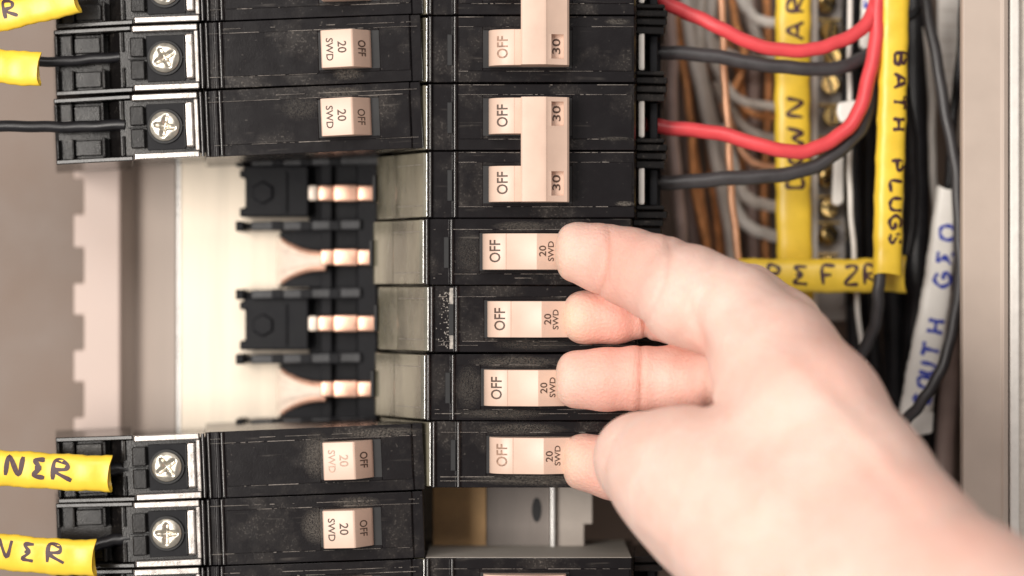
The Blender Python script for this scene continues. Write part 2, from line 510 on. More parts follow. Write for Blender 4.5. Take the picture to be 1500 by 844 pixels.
for i, yc in enumerate((283, 377, 474, 570)):
    bm = bmesh.new()
    flare = i % 2 == 1
    x0 = 470 if flare else 466
    for j, (xa, xb, ra) in enumerate(((x0, 488.5, 11.2), (488.5, 524, 12.2), (524, 550, 11.2))):
        dd = 46 - 0.15 * j
        box(bm, WX(xa, dd), WX(xb, dd), dd - (0.4 if j == 1 else 0.25), dd + 2.5, WZ(yc + ra, dd), WZ(yc - ra, dd), 0.5, 3)
    st = finish(bm, 'copper_stab', M['copper'], bus, BO, smooth=45)
    if not flare:
        bm = bmesh.new(); a = P(459, yc, 47)
        lathe_pts = [(RP(12, 47), 0), (RP(12, 47), 3)]
        box(bm, WX(452, 47), WX(466, 47) - 0.05, 45.2, 49, WZ(yc + 11, 47), WZ(yc - 11, 47), 0.7, 3)
        finish(bm, 'stab_tip', M['tin'], bus, BO, smooth=45)
# black insulator blocks with a hexagon boss
for (ya, yb) in ((243, 322), (436, 517)):
    bm = bmesh.new()
    n1 = (yb - ya) * 0.22
    slab(bm, [(357, ya + 6), (351, ya + 6), (351, ya + n1), (359, ya + n1), (359, yb - n1), (351, yb - n1), (351, yb - 4), (452, yb - 4), (452, ya), (357, ya)], 50, 60.7, 0.5)
    ib = finish(bm, 'insulator_block', M['insul'], bus, BO)
    bm = bmesh.new()
    c = P(385, (ya + yb) / 2, 50)
    t = bmesh.new()
    pr = [(c.x + 3.5 * math.cos(math.pi / 3 * k + 0.52), 49.0, c.z + 3.5 * math.sin(math.pi / 3 * k + 0.52)) for k in range(6)]
    add_poly(t, pr, (0, 1.4, 0)); bmesh.ops.recalc_face_normals(t, faces=t.faces[:]); bevel_all(t, 0.5, 2); merge(bm, t)
    box(bm, WX(418, 50), WX(421, 50), 49.2, 50.4, WZ(yb - 10, 50), WZ(ya + 10, 50), 0.2)
    finish(bm, 'hexagon_boss', M['insul'], ib, BO)
for (yy, x1) in ((236, 560), (331, 528), (431, 528), (526, 528), (621, 540)):
    bm = bmesh.new()
    slab(bm, [(368, yy - 6), (x1, yy - 9), (x1, yy + 5), (368, yy + 7)], 47, 60.6, 0.35)
    rl = finish(bm, 'insulator_rail', M['insul_edge'], bus, BO)
    bm = bmesh.new()
    slab(bm, rect(345, yy - 7, 357, yy + 8), 48, 60.5, 0.4)
    slab(bm, rect(357.2, yy - 4, 367.8, yy + 5), 51, 60.5, 0.2)
    for k in range(3): slab(bm, rect(398 + 42 * k, yy - 7.5, 414 + 42 * k, yy + 6.5), 46.3, 46.9, 0.2)
    finish(bm, 'rail_end', M['insul'], rl, BO)

# bracket seen through the empty slot at the right column
bk = thing('slot_bracket', 'grey steel bracket with a dark disc for its oval hole inside the empty breaker slot', 'bracket', (WX(790, 40), 42, WZ(800, 40)))
KO = (WX(790, 40), 42, WZ(800, 40))
bm = bmesh.new(); slab(bm, rect(634, 690, 712, 830), 38.2, 38.9, 0.2); finish(bm, 'bus_tail', M['ochre'], bk, KO)
bm = bmesh.new()
slab(bm, rect(713, 690, 806, 830), 38, 41, 0.3); finish(bm, 'steel_web', M['bracket'], bk, KO)
bm = bmesh.new()
c = P(786, 747, 37.9)
add_poly(bm, [(c.x + RP(7, 38) * math.cos(2 * math.pi * k / 20), 37.75, c.z + RP(18, 38) * math.sin(2 * math.pi * k / 20)) for k in range(20)], (0, 0.2, 0))
finish(bm, 'oval_hole_dark_disc', M['cavity'], bk, KO)  # dark disc laid on the web in place of a shaded opening
bm = bmesh.new(); slab(bm, rect(807, 690, 813, 830), 34, 41, 0.4); finish(bm, 'bright_edge', M['bus_edge'], bk, KO)
bm = bmesh.new(); slab(bm, [(814, 690), (868, 690), (868, 768), (856, 768), (856, 830), (814, 830)], 36.5, 38, 0.4); finish(bm, 'notched_flange', M['bracketpaint'], bk, KO)

def beads(root, org, items, z0, z1):
    for px, r, y in items:
        bm = bmesh.new()
        add_poly(bm, [(lx(px) + r * math.cos(2 * math.pi * k / 12), y + r * math.sin(2 * math.pi * k / 12), z0) for k in range(12)], (0, 0, z1 - z0))
        finish(bm, 'ridge', M['bead'], root, org, smooth=40)

def worn(root, org, x0, x1, zs, seed, skip=None):
    rs = random.Random(seed)
    bm = bmesh.new()
    for z in zs:
        x = lx(x0)
        while x < lx(x1):
            ln = rs.choice((0.6, 1.5, 4, 9)) * rs.uniform(0.6, 1.4)
            e = min(x + ln, lx(x1))
            if rs.random() < 0.62 and not (skip and lx(skip[0]) < (x + e) / 2 < lx(skip[1]) and abs(z) < 5.6):
                wd = rs.choice((0.06, 0.09, 0.14))
                add_poly(bm, [(x, -0.33, z - wd / 2), (e, -0.33, z - wd / 2 + rs.uniform(-.03, .03)), (e, -0.33, z + wd / 2), (x, -0.33, z + wd / 2 + rs.uniform(-.04, .04))], (0, 0.45, 0))
            x = e + rs.choice((0.2, 1.0, 3.0)) * rs.random()
    finish(bm, 'worn_glint_edge', M['worn'], root, org)  # pale broken lines: edge wear, with the edge glints put into the colour

# ================================================================== circuit breakers
ROW = 99.0
HZ = (ROW - 2.0) / 2 / S            # half height of one pole, mm
def lx(px): return (px - 750) / S   # face-plane mm
def pr(*pts): return [(WX(px, d), d) for px, d in pts]

def pole(root, org, slope, zc=0.0, first=True):
    """one pole of a right-column breaker, its centre line at z = org.z + zc"""
    z0, z1 = org[2] + zc - HZ, org[2] + zc + HZ
    left = [(622, 2.4)] if slope else [(622, 1.2)]
    back = [(934, 58), (552, 58), (552, 42)] if slope else [(934, 58), (624, 58)]
    bm = bmesh.new()
    prism(bm, pr((626, 0.9), (628, -0.35), (633, -0.35), (634, 0.8), (663, 0.8), (664, -0.35), (669, -0.35), (671, 0.15), (929, 0.15), (931, 1.2), (931, 58), (626, 58)), z0, z1, 0.22, 2)
    finish(bm, 'case', M['black'], root, org)
    if slope:
        bm = bmesh.new()
        prism(bm, pr((625.5, 1.6), (620, 2.2), (581, 17.5), (580, 18.6), (554, 28.5), (552, 30), (552, 58), (625.5, 58)), z0 + 0.25, z1 - 0.25, 0.2, 2)
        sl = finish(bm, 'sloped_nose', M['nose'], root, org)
        for zz in (z0 + 3.4, z0 + 15.0):
            bm = bmesh.new()
            prism(bm, pr((620, 2.0), (582, 16.9), (582, 17.4), (620, 2.5)), zz, zz + 0.16)
            finish(bm, 'pane_edge', M['worn'], sl, org)
        bm = bmesh.new()
        box(bm, WX(546, 30), WX(551, 30), 28.5, 46, (z0 + z1) / 2 - 3.8, (z0 + z1) / 2 + 3.8, 0.2)
        finish(bm, 'jaw_slot_lip', M['cavity'], sl, org)
    # raised strip round the handle opening
    zs0, zs1 = org[2] + zc - 6.2, org[2] + zc + 6.3
    bm = bmesh.new()
    for a, b, c, e in ((672.5, 707, zs0, zs1), (838, 926, zs0, zs1), (707.2, 837.8, zs0, org[2] + zc - 5.35), (707.2, 837.8, org[2] + zc + 5.35, zs1)):
        box(bm, lx(a), lx(b), -0.28, 0.3, c, e, 0.12, 1)
    finish(bm, 'face_strip', M['black'], root, org)
    bm = bmesh.new()
    box(bm, lx(707.4), lx(837.6), 0.02, 0.12, org[2] + zc - 5.3, org[2] + zc + 5.3)
    finish(bm, 'handle_opening', M['cavity'], root, org)
    bm = bmesh.new()
    box(bm, lx(655), lx(662.5), 0.55, 1.0, org[2] + zc - 4.6, org[2] + zc + 4.2, 0.1, 1)
    finish(bm, 'latch_notch', M['cavity'], root, org)
    beads(root, org, ((630.5, 0.42, -0.3), (666.5, 0.42, -0.3)), z0 + 0.3, z1 - 0.3)
    # wire end with ribs
    bm = bmesh.new()
    for za, zb, xe in ((z1 - 1.9, z1 - 0.1, 977), (z1 - 4.4, z1 - 2.4, 974), (z0 + 0.1, z0 + 1.9, 978), (z0 + 2.4, z0 + 3.6, 974)):
        prism(bm, pr((932, 5.0), (xe, 7.0), (xe, 44), (932, 44)), za, zb, 0.3, 1)
    te = finish(bm, 'wire_end_rib', M['smoke'], root, org)
    bm = bmesh.new()
    prism(bm, pr((932, 24), (968, 24), (968, 50), (932, 50)), z0 + 3.7, z1 - 4.5, 0.2, 1)
    box(bm, WX(951, 14), WX(963, 14), 12, 23.9, z0 + 3.7, z1 - 4.5, 0.3)
    finish(bm, 'wire_end_block', M['insul'], root, org)

SINGLE = [(712, 0.4), (712, -1.6), (714, -3.2), (718, -4.4), (724, -5.5), (731, -6.2), (738, -6.6), (746, -6.9), (747, -6.75), (768, -7.2), (788, -7.8), (791, -8.0), (794, -7.7), (829, -5.2), (832, -4.6), (833, -3.6), (833, 0.4)]
TWIN = [(716, 0.4), (716, -1.8), (718, -3.4), (722, -4.6), (728, -5.6), (736, -6.3), (744, -6.7), (753, -6.95), (754, -6.85), (765, -7.0), (765, 0.4)]

def right_handle(root, org, zc, prof, half=5.05, off='OFF'):
    p = [(lx(a), b) for a, b in prof]
    bm = bmesh.new()
    prism(bm, p, org[2] + zc - half, org[2] + zc + half, 0.14, 2)
    h = finish(bm, 'handle', M['handle'], root, org, smooth=28)
    fn = prof_depth([q for q in p if q[1] < 0])
    put_text('off_lettering', off, 3.1, lx(730 if prof is SINGLE else 736), org[2] + zc + 0.1, 1, fn, h, org, xs=0.86)
    return h, fn

def single_right():
    org = (lx(625), 20, 0)
    root = thing('circuit_breaker', 'x', 'circuit breaker', org)
    pole(root, org, True)
    h, fn = right_handle(root, org, 0, SINGLE)
    put_text('rating_lettering', '20', 2.0, lx(799.5), org[2], 1, fn, h, org, xs=1.15)
    put_text('rating_lettering', 'SWD', 1.65, lx(811.5), org[2] + 0.1, 1, fn, h, org, xs=1.12)
    return root

def twin_right():
    org = (lx(625), 20, 0)
    root = thing('two_pole_breaker', 'x', 'circuit breaker', org)
    for zc in (ROW / 2 / S, -ROW / 2 / S):
        pole(root, org, True, zc)
        right_handle(root, org, zc, TWIN, 5.0)
    # common tie bar with two number windows
    zt, zb = ROW / 2 / S + 5.05, -ROW / 2 / S - 5.05
    full = [(lx(a), b) for a, b in ((763, -0.1), (763, -9.3), (765, -9.7), (796, -10.4), (799.5, -10.2), (802, -9.7), (830, -7.4), (833, -6.6), (833, -0.1))]
    win = [(lx(a), b) for a, b in ((763, -0.1), (763, -9.3), (765, -9.7), (796, -10.4), (799.5, -10.2), (802, -9.7), (807, -9.29), (807, -6.9), (825, -6.0), (825, -7.81), (830, -7.4), (833, -6.6), (833, -0.1))]
    bm = bmesh.new()
    cuts = [zb, -ROW / 2 / S - 3.4, -ROW / 2 / S + 3.4, ROW / 2 / S - 3.0, ROW / 2 / S + 3.8, zt]
    for i in range(5):
        t = bmesh.new()
        add_poly(t, [(x, y, cuts[i]) for x, y in (win if i in (1, 3) else full)], (0, 0, cuts[i + 1] - cuts[i]))
        merge(bm, t)
    tie = finish(bm, 'handle_tie', M['handle'], root, org, smooth=28)
    for zc in ((cuts[1] + cuts[2]) / 2, (cuts[3] + cuts[4]) / 2):
        put_text('rating_lettering', '30', 2.3, lx(814.5), zc + 0.2, 1, lambda x: float(np.interp(x, [lx(807), lx(825)], [-6.9, -6.0])), tie, org, xs=1.45)
    # pale tabs beside the wire ends
    for zc in (ROW / 2 / S, -ROW / 2 / S):
        bm = bmesh.new()
        box(bm, WX(935, 8), WX(944, 8), 6, 20, org[2] + zc - 5.6, org[2] + zc + 5.4, 0.7)
        finish(bm, 'pale_tab', M['wwhite'], root, org)
    return root

LEFT_H = [(472, 0.4), (472, -5.6), (473.5, -6.3), (517, -7.9), (519.5, -7.7), (521.5, -7.1), (541, -1.8), (543, -0.9), (544, 0.4)]
def left_breaker():
    org = (lx(618), 20, 0)
    root = thing('circuit_breaker', 'x', 'circuit breaker', org)
    bm = bmesh.new()
    prism(bm, pr((300, 0.7), (301.5, -0.3), (305, -0.3), (306.5, 0.7), (313, 0.7), (314.5, 0.25), (319, 0.25), (320, 0.7), (321, -0.3), (326, -0.3), (327.5, 0.15), (601, 0.15), (602.5, 0.9), (617, 0.9), (618, 1.6), (617, 58), (300, 58)), -HZ, HZ, 0.2, 2)
    finish(bm, 'case', M['black'], root, org)
    bm = bmesh.new()
    zs0, zs1 = -6.2, 6.0
    for a, b, c, e in ((329, 466, zs0, zs1), (556, 600, zs0, zs1), (466.2, 555.8, zs0, -5.4), (466.2, 555.8, 5.4, zs1)):
        box(bm, lx(a), lx(b), -0.26, 0.3, c, e, 0.12, 1)
    finish(bm, 'face_strip', M['black'], root, org)
    bm = bmesh.new(); box(bm, lx(466.4), lx(555.6), 0.02, 0.12, -5.35, 5.35); finish(bm, 'handle_opening', M['cavity'], root, org)
    p = [(lx(a), b) for a, b in LEFT_H]
    bm = bmesh.new(); prism(bm, p, -5.2, 5.3, 0.16, 2)
    h = finish(bm, 'handle', M['handle'], root, org, smooth=28)
    fn = prof_depth([q for q in p if q[1] < 0])
    put_text('rating_lettering', '20', 2.5, lx(503), 0.3, -1, fn, h, org, xs=1.0)
    put_text('rating_lettering', 'SWD', 2.0, lx(485), -0.1, -1, fn, h, org, xs=1.05)
    put_text('off_lettering', 'OFF', 2.0, lx(531), -0.1, -1, fn, h, org, xs=0.95)
    beads(root, org, ((295, 0.45, 0.5), (303.5, 0.34, -0.15), (323.5, 0.42, -0.2)), -HZ + 0.3, HZ - 0.3)
    # lug housing
    cx = 240
    bm = bmesh.new()
    prism(bm, pr((299.5, 2.6), (176, 3.4), (160, 9), (86, 9.1), (80, 11), (80, 56), (299.5, 56)), -HZ + 1.4, HZ - 1.4, 0.2, 2)
    lh = finish(bm, 'lug_housing', M['smoke'], root, org)
    for sg in (1, -1):
        bm = bmesh.new()
        t = bmesh.new()
        za, zb = sg * (HZ - 0.15), sg * (HZ - 1.9)
        a0, a1 = min(za, zb), max(za, zb)
        prism(bm, pr((193, 1.0), (196, 0.1), (290, 0.0), (291, 0.6), (291, 2.5), (193, 2.5)), a0, a1, 0.28, 2)
        finish(bm, 'frame_highlight_bar', M['lug'], root, org)  # bright bar where black plastic would reflect the lamp
        bm = bmesh.new()
        prism(bm, pr((192.5, 1.2), (80, 5.5), (80, 54), (192.5, 54)), sg * HZ - (0 if sg < 0 else 1.3), sg * HZ + (0 if sg > 0 else 1.3), 0.25, 2)
        finish(bm, 'end_wall', M['smoke'], root, org)
        bm = bmesh.new()
        box(bm, lx(190), lx(210.5), 0.7, 3.6, sg * 3.2 - 2.75, sg * 3.2 + 2.75, 0.35)
        finish(bm, 'clamp_block', M['black_side'], root, org)
    bm = bmesh.new()
    box(bm, lx(284.5), lx(291), 0.1, 2.6, -HZ + 2.0, HZ - 2.0, 0.3); finish(bm, 'frame_highlight_bar', M['lug'], root, org)
    bm = bmesh.new()
    box(bm, lx(271), lx(283.5), 0.5, 2.8, -6.3, 6.6, 0.6, 3); finish(bm, 'frame_highlight_plate', M['lug'], root, org)
    bm = bmesh.new()
    box(bm, lx(213), lx(269), 2.3, 2.8, -6.6, 6.4, 0.1); finish(bm, 'lug_recess', M['insul'], root, org)
    bm = bmesh.new()
    box(bm, lx(186), lx(212), 2.0, 3.4, -0.13, 0.13); box(bm, lx(264), lx(270.5), 1.6, 2.4, -0.13, 0.13); box(bm, lx(268.2), lx(269.4), 1.9, 2.4, -6, 6)
    finish(bm, 'seam', M['cavity'], root, org)
    bm = bmesh.new()
    lathe(bm, [(5.0, 2.25), (5.0, 1.7), (4.9, 1.6)], (lx(cx), 0, 0), 28); finish(bm, 'screw_well', M['cavity'], root, org, smooth=40)
    bm = bmesh.new()
    # domed head with a cross recess, built as a polar height field
    nr, na = 26, 112
    rings = []
    for i in range(nr + 1):
        r = 4.2 * i / nr
        ring = []
        for k in range(na):
            th = 2 * math.pi * k / na
            x, z = r * math.cos(th), r * math.sin(th)
            y = 0.35 + 0.75 * (r / 4.2) ** 3
            mn, mx = min(abs(x), abs(z)), max(abs(x), abs(z))
            y += 0.62 * math.exp(-(mn / 0.62) ** 2) * max(0.0, min(1.0, (3.5 - mx) / 0.9)) + 0.35 * math.exp(-(r / 1.3) ** 4)
            y -= 0.12 * math.exp(-((r - 2.9) / 0.7) ** 2)
            ring.append(bm.verts.new((lx(cx) + x, y, z)))
            if i == 0: break
        rings.append(ring)
    for k in range(na): bm.faces.new((rings[0][0], rings[1][k], rings[1][(k + 1) % na]))
    for a, b in zip(rings[1:-1], rings[2:]):
        for k in range(na): bm.faces.new((a[k], b[k], b[(k + 1) % na], a[(k + 1) % na]))
    low = [bm.verts.new((v.co.x, 1.7, v.co.z)) for v in rings[-1]]
    for k in range(na): bm.faces.new((rings[-1][k], low[k], low[(k + 1) % na], rings[-1][(k + 1) % na]))
    sc = finish(bm, 'terminal_screw', M['screw'], root, org, smooth=80)
    sc.location = (Vector((lx(cx), 0, 0)) - Vector(org)) * MM
    for v in sc.data.vertices: v.co -= sc.location
    # wire end cavity and cross ribs
    for (xa, xb, y0) in ((81, 85, 6.5), (104, 107, 6.5), (148, 153, 5), (178, 182, 2.6)):
        for sg in (1, -1):
            bm = bmesh.new()
            z_a, z_b = sorted((sg * (HZ - 1.5), sg * 2.2))
            box(bm, WX(xa, y0), WX(xb, y0), y0, y0 + 8, z_a, z_b, 0.25)
            finish(bm, 'cross_rib', M['smoke'], root, org)
    for sg in (1, -1):
        bm = bmesh.new()
        z_a, z_b = sorted((sg * (HZ - 2.2), sg * 2.6))
        box(bm, WX(108.5, 8), WX(147, 8), 8.2, 13, z_a, z_b, 0.3); finish(bm, 'end_block', M['black_side'], root, org)
    return root

def set_row(o, py, dx=0.0, tilt=0.0, label=None, group=None):
    o.location.z = WZ(py) * MM
    o.location.x += dx / S * MM
    o.rotation_euler = (0, math.radians(-tilt), 0)
    if label: o['label'] = label
    if group: o['group'] = group

gR, gL = 'breakers in the right column', 'breakers in the left column'
s0 = single_right()
rows = [(369, -5, 'black breaker whose beige handle is pressed by the index finger'),
        (467.5, 2, 'black breaker with white scuffs beside its handle, under the middle finger'),
        (567.5, -3, 'black breaker whose beige handle is pressed by the ring finger'),
        (666, 5, 'black breaker under the little fingertip, directly above the empty slot'),
        (866, -4, 'black breaker with dusty top below the empty slot, cut by the photo edge')]
reps = [s0] + [copy_tree(s0) for _ in rows[1:]]
for o, (py, dx, lab) in zip(reps, rows): set_row(o, py, dx, 0.0, lab, gR)
RIGHT = reps
t0 = twin_right()
t1 = copy_tree(t0)
set_row(t0, 221, 0, 0, 'two-pole breaker with complete 30 amp handle tie just above the index finger', 'two-pole breakers')
set_row(t1, 22.5, 0, 0, 'uppermost two-pole breaker, its handle tie cut off by the top edge', 'two-pole breakers')
l0 = left_breaker()
lrows = [(-29, 2.1, 'black breaker at the top edge of left column, handle out of view'),
         (69.5, 2.2, 'black breaker with yellow-tagged wire, second from the top in left column'),
         (168, 2.5, 'black breaker with untagged black wire, just above the bare bus plate'),
         (668.5, 2.4, 'black breaker with worn faded rating print, just below the bare bus plate'),
         (768.5, 2.1, 'black breaker with round dusty smudge left of its handle, near bottom'),
         (868, 2.0, 'black breaker at the bottom edge of left column, mostly out of view')]
lreps = [l0] + [copy_tree(l0) for _ in lrows[1:]]
for i, (o, (py, tilt, lab)) in enumerate(zip(lreps, lrows)):
    set_row(o, py, 0 if i < 3 else 3, tilt, lab, gL)
    for ch in o.children:
        if ch.name.startswith('terminal_screw'): ch.rotation_euler = (0, random.uniform(-0.7, 0.7), 0)
    for ch in o.children:
        if ch.name.startswith('handle') and not ch.name.startswith('handle_o'):
            for g in ch.children:
                if i == 3 and g.name.startswith('rating'):
                    g.data = g.data.copy(); g.data.materials.clear()
                    g.data.materials.append(plain('worn_ink', (0.50, 0.34, 0.26), 0.6, var=0.2, vscale=900))

for i, o in enumerate(RIGHT): worn(o, (lx(625), 20, 0), 640, 928, (-6.25, 6.3, -7.4), 20 + i, (706, 838))
for i, o in enumerate((t0, t1)):
    for zc in (ROW / 2 / S, -ROW / 2 / S): worn(o, (lx(625), 20, 0), 672, 928, (zc - 6.25, zc + 6.3, zc + HZ - 0.3), 40 + i * 7 + (zc > 0))
for i, o in enumerate(lreps): worn(o, (lx(618), 20, 0), 306, 612, (-6.25, 6.05, 7.3), 60 + i)

rm = random.Random(11)
faint = plain('rubbed_ink', (0.33, 0.20, 0.14), 0.6, var=0.5, vscale=1200)
for o in RIGHT + lreps + [t0, t1]:
    for ch in o.children:
        if not ch.name.startswith('handle'): continue
        for g_ in ch.children:
            g_.location.z += rm.uniform(-0.16, 0.16) * MM; g_.location.x += rm.uniform(-0.07, 0.07) * MM
            if o in (RIGHT[3], t1) and g_.name.startswith('off'):
                g_.data = g_.data.copy(); g_.data.materials.clear(); g_.data.materials.append(faint)

# dusty smudges rubbed round the handles
def smudge(root, org, px, dz, rx, rz, y, dens):
    m, nt, b = new_mat('dust_smudge')
    v = coords(nt)
    tc = N(nt, 'ShaderNodeTexCoord')
    gr = N(nt, 'ShaderNodeTexGradient', gradient_type='SPHERICAL')
    mp = N(nt, 'ShaderNodeMapping'); mp.inputs['Scale'].default_value = (1000 / rx, 0, 1000 / rz)
    nt.links.new(tc.outputs['Object'], mp.inputs[0]); nt.links.new(mp.outputs[0], gr.inputs[0])
    al = mul(nt, ramp(nt, gr.outputs[0], 0.0, 0.5), mul(nt, ramp(nt, noise(nt, v, 2600, 3, 0.7), 0.40, 0.78), dens * 0.55))
    nt.links.new(al, b.inputs['Alpha'])
    b.inputs['Base Color'].default_value = (0.33, 0.295, 0.25, 1); b.inputs['Roughness'].default_value = 0.9
    bm = bmesh.new()
    add_poly(bm, [(rx * math.cos(2 * math.pi * k / 24), 0, rz * math.sin(2 * math.pi * k / 24)) for k in range(24)], (0, 0.01, 0))
    s_ = finish(bm, 'dust_smudge', m, root)
    s_.location = (Vector((lx(px), y, dz)) - Vector(org)) * MM
LO, RO = (lx(618), 20, 0), (lx(625), 20, 0)
for o, org, px, dz, rx, rz, dens in ((lreps[4], LO, 462, 0.8, 5.0, 5.6, 0.55), (lreps[3], LO, 462, 1.5, 4.5, 7.5, 0.4), (lreps[3], LO, 560, 7.2, 12, 1.6, 0.5),
        (lreps[1], LO, 508, -6.6, 4.5, 2.0, 0.45), (lreps[2], LO, 500, 7.2, 6, 1.7, 0.5), (lreps[2], LO, 440, 3.5, 6, 4, 0.2), (lreps[4], LO, 520, 7.0, 7, 1.8, 0.4),
        (RIGHT[0], RO, 770, 7.2, 9, 1.6, 0.4), (RIGHT[1], RO, 780, -7.2, 12, 1.6, 0.3), (RIGHT[2], RO, 760, 7.2, 14, 1.8, 0.4), (RIGHT[2], RO, 740, -7.4, 14, 1.5, 0.4),
        (RIGHT[3], RO, 760, 7.2, 14, 1.8, 0.4), (RIGHT[3], RO, 780, -7.0, 20, 1.9, 0.5), (RIGHT[0], RO, 690, 0, 4, 7, 0.2), (RIGHT[2], RO, 690, 0, 4, 7, 0.25),
        (t1, RO, 905, -1.8, 4.0, 1.0, 0.45), (t0, RO, 900, 3.4, 5.5, 0.6, 0.4), (t0, RO, 915, -14.9, 3, 0.8, 0.8)):
    smudge(o, org, px, dz, rx, rz, -0.36, dens)

# dusty top of the lowest right breaker
b9 = RIGHT[-1]
bm = bmesh.new()
z = (ROW - 2) / 2 / S
box(bm, lx(628), lx(929), 0.5, 56, z + 0.02, z + 0.14)
o = finish(bm, 'dust_layer', M['dusty_top'], b9, (lx(625), 20, 0))

# scuffs on the middle-finger breaker: chipped white flakes
bm = bmesh.new()
rs = random.Random(3)
for k in range(130):
    x = lx(656) + rs.gauss(0, 1) * 1.1 - 0.4; zz = rs.uniform(-8.4, 7.6)
    if x > lx(662) or x < lx(636): continue
    a = rs.uniform(0.06, 0.2)
    pts = [(x + a * rs.uniform(.6, 1.3) * math.cos(t), 0.72, zz + a * rs.uniform(.6, 1.4) * math.sin(t)) for t in (0.2, 1.4, 2.6, 3.9, 5.2)]
    add_poly(bm, pts, (0, 0.1, 0))
for k in range(26):
    zz = -8.4 + k * 0.66
    add_poly(bm, [(lx(656.5) + rs.uniform(-.15, .15), 0.70, zz), (lx(661.5), 0.70, zz), (lx(661.5), 0.70, zz + 0.66), (lx(656.5) + rs.uniform(-.15, .15), 0.70, zz + 0.66)], (0, 0.1, 0))
o = finish(bm, 'scuff_flake', plain('pale_scuff', (0.42, 0.38, 0.34), 0.7, var=0.4, vscale=900), RIGHT[1], (lx(625), 20, 0)); o['kind'] = 'stuff'

# ================================================================== wires
def wire(name, pts, rpx, mat, label, group='wires in the gutter', cat='wire', sides=12):
    dm = sum(p[2] for p in pts) / len(pts)
    bm = bmesh.new()
    path = spline([P(*p) for p in pts], 14)
    rw = random.Random(len(label) * 31 + int(pts[0][0]))
    ph = [rw.uniform(0, 6.28) for _ in range(6)]
    for i_, p_ in enumerate(path):
        p_.x += 0.22 * math.sin(i_ * 0.21 + ph[0]) + 0.10 * math.sin(i_ * 0.57 + ph[1])
        p_.z += 0.22 * math.sin(i_ * 0.19 + ph[2]) + 0.10 * math.sin(i_ * 0.63 + ph[3])
    add_tube(bm, path, RP(rpx, dm), sides)
    o = finish(bm, name, M[mat], None, smooth=60)
    tag(o, label, cat, group)
    return o

# left column feed wires
gl = 'wires feeding the left column'
wire('black_wire', [(-60, 95, 3), (0, 92, 4), (60, 90, 5), (120, 88, 5.5), (182, 84, 5)], 7.5, 'wblack', 'black wire leaving the small upper yellow sleeve into second breaker', gl)
wire('black_wire', [(-60, 187, 5), (40, 186, 5), (110, 185, 5), (184, 184, 4)], 8.5, 'wblack', 'bare-sleeved straight black wire entering the breaker above the bus plate', gl)
wire('black_wire', [(120, 690, 5), (165, 689, 5), (190, 688, 5)], 9, 'wblack', 'short black wire stub between the NER sleeve and its breaker', gl)
wire('black_wire', [(100, 815, 5), (140, 800, 5), (172, 790, 5), (190, 787, 5)], 9, 'wblack', 'short black wire bending up from the lowest left sleeve', gl)

gs = 'hand-lettered sleeves on the left wires'
sl = Sleeve([P(-90, 46, -4), P(-30, 30, -5), P(40, 13, -6), P(112, -4, -7)], RP(24), 2.2)
sl.build('label_sleeve', M['yellow'], 'yellow sleeve poking in at the top left corner', gs)
sl.write([('A', 6, 4.2, -1, 5.5), ('U', 13, 3.6, -1.5, 5.0), ('R', 19.5, 4.2, -1.5, 4.6)], M['marker'], 0.9)
sl = Sleeve([P(-100, 88, -2), P(-40, 93, -3), P(0, 97, -4), P(30, 100, -5), P(58, 101, -5)], lambda u: RP(25), 1.9)
sl.build('label_sleeve', M['yellow'], 'short yellow sleeve end at left edge beside second breaker', gs)
sl.write([('N', 14.5, 4.5, 0.5, 3.2)], M['marker'], 1.0)
sl = Sleeve([P(-120, 676, -7), P(-50, 683, -6), P(40, 688, -5), P(100, 692, -5), P(162, 694, -5)], RP(26.5), 2.6)
sl.build('label_sleeve', M['yellow'], 'yellow sleeve hand-lettered NER in front of lower left breaker', gs)
sl.write([('N', 24.6, 5.2, -1.7, 5.4), ('E', 32.0, 4.2, -1.9, 5.4), ('R', 37.4, 6.0, -2.1, 5.2)], M['marker'], 1.15)
sl = Sleeve([P(-120, 792, -8), P(-50, 802, -7), P(30, 811, -6), P(90, 816, -6), P(139, 817, -6)], RP(26.5), 2.6)
sl.build('label_sleeve', M['yellow'], 'yellow sleeve hand-lettered ER at the bottom left corner', gs)
sl.write([('N', 21.5, 5.0, -1.2, 4.8), ('E', 29.2, 4.0, -1.6, 5.0), ('R', 36.0, 5.4, -1.4, 4.9)], M['marker'], 1.0)

# right gutter, from deepest to nearest
g = 'wires in the right gutter'
wire('tan_wire', [(978, -40, 62), (983, 60, 62), (985, 160, 60), (990, 260, 60), (1000, 370, 62), (1005, 480, 64)], 9, 'wtan', 'thick tan wire running straight down beside the breaker ends', g)
wire('copper_wire', [(985, -30, 78), (1000, 90, 78), (1012, 180, 76), (1024, 270, 76), (1038, 380, 78)], 6, 'oldcopper', 'dark copper ground wire slanting down right of the tan wire', g)
wire('copper_wire', [(1020, -40, 84), (1032, 100, 84), (1040, 220, 82), (1050, 300, 82), (1058, 390, 84)], 6, 'oldcopper', 'deep dull copper wire between two grey neutral wires', g)
wire('grey_wire', [(1000, -30, 70), (1012, 60, 70), (1030, 150, 70), (1050, 240, 70), (1064, 320, 72), (1078, 420, 74)], 8.5, 'wneutral', 'long grey neutral wire slanting down the left of the gutter', g)
wire('grey_wire', [(1008, -30, 76), (1020, 30, 76), (1040, 58, 75), (1065, 78, 74), (1100, 90, 74), (1160, 94, 76)], 8, 'wneutral', 'grey neutral wire sweeping right behind the upper black wire', g)
wire('grey_wire', [(1072, -40, 66), (1085, 0, 66), (1105, 24, 66), (1130, 34, 67), (1170, 38, 70)], 8, 'wwhite', 'pale grey wire curling right at the top of the gutter', g)
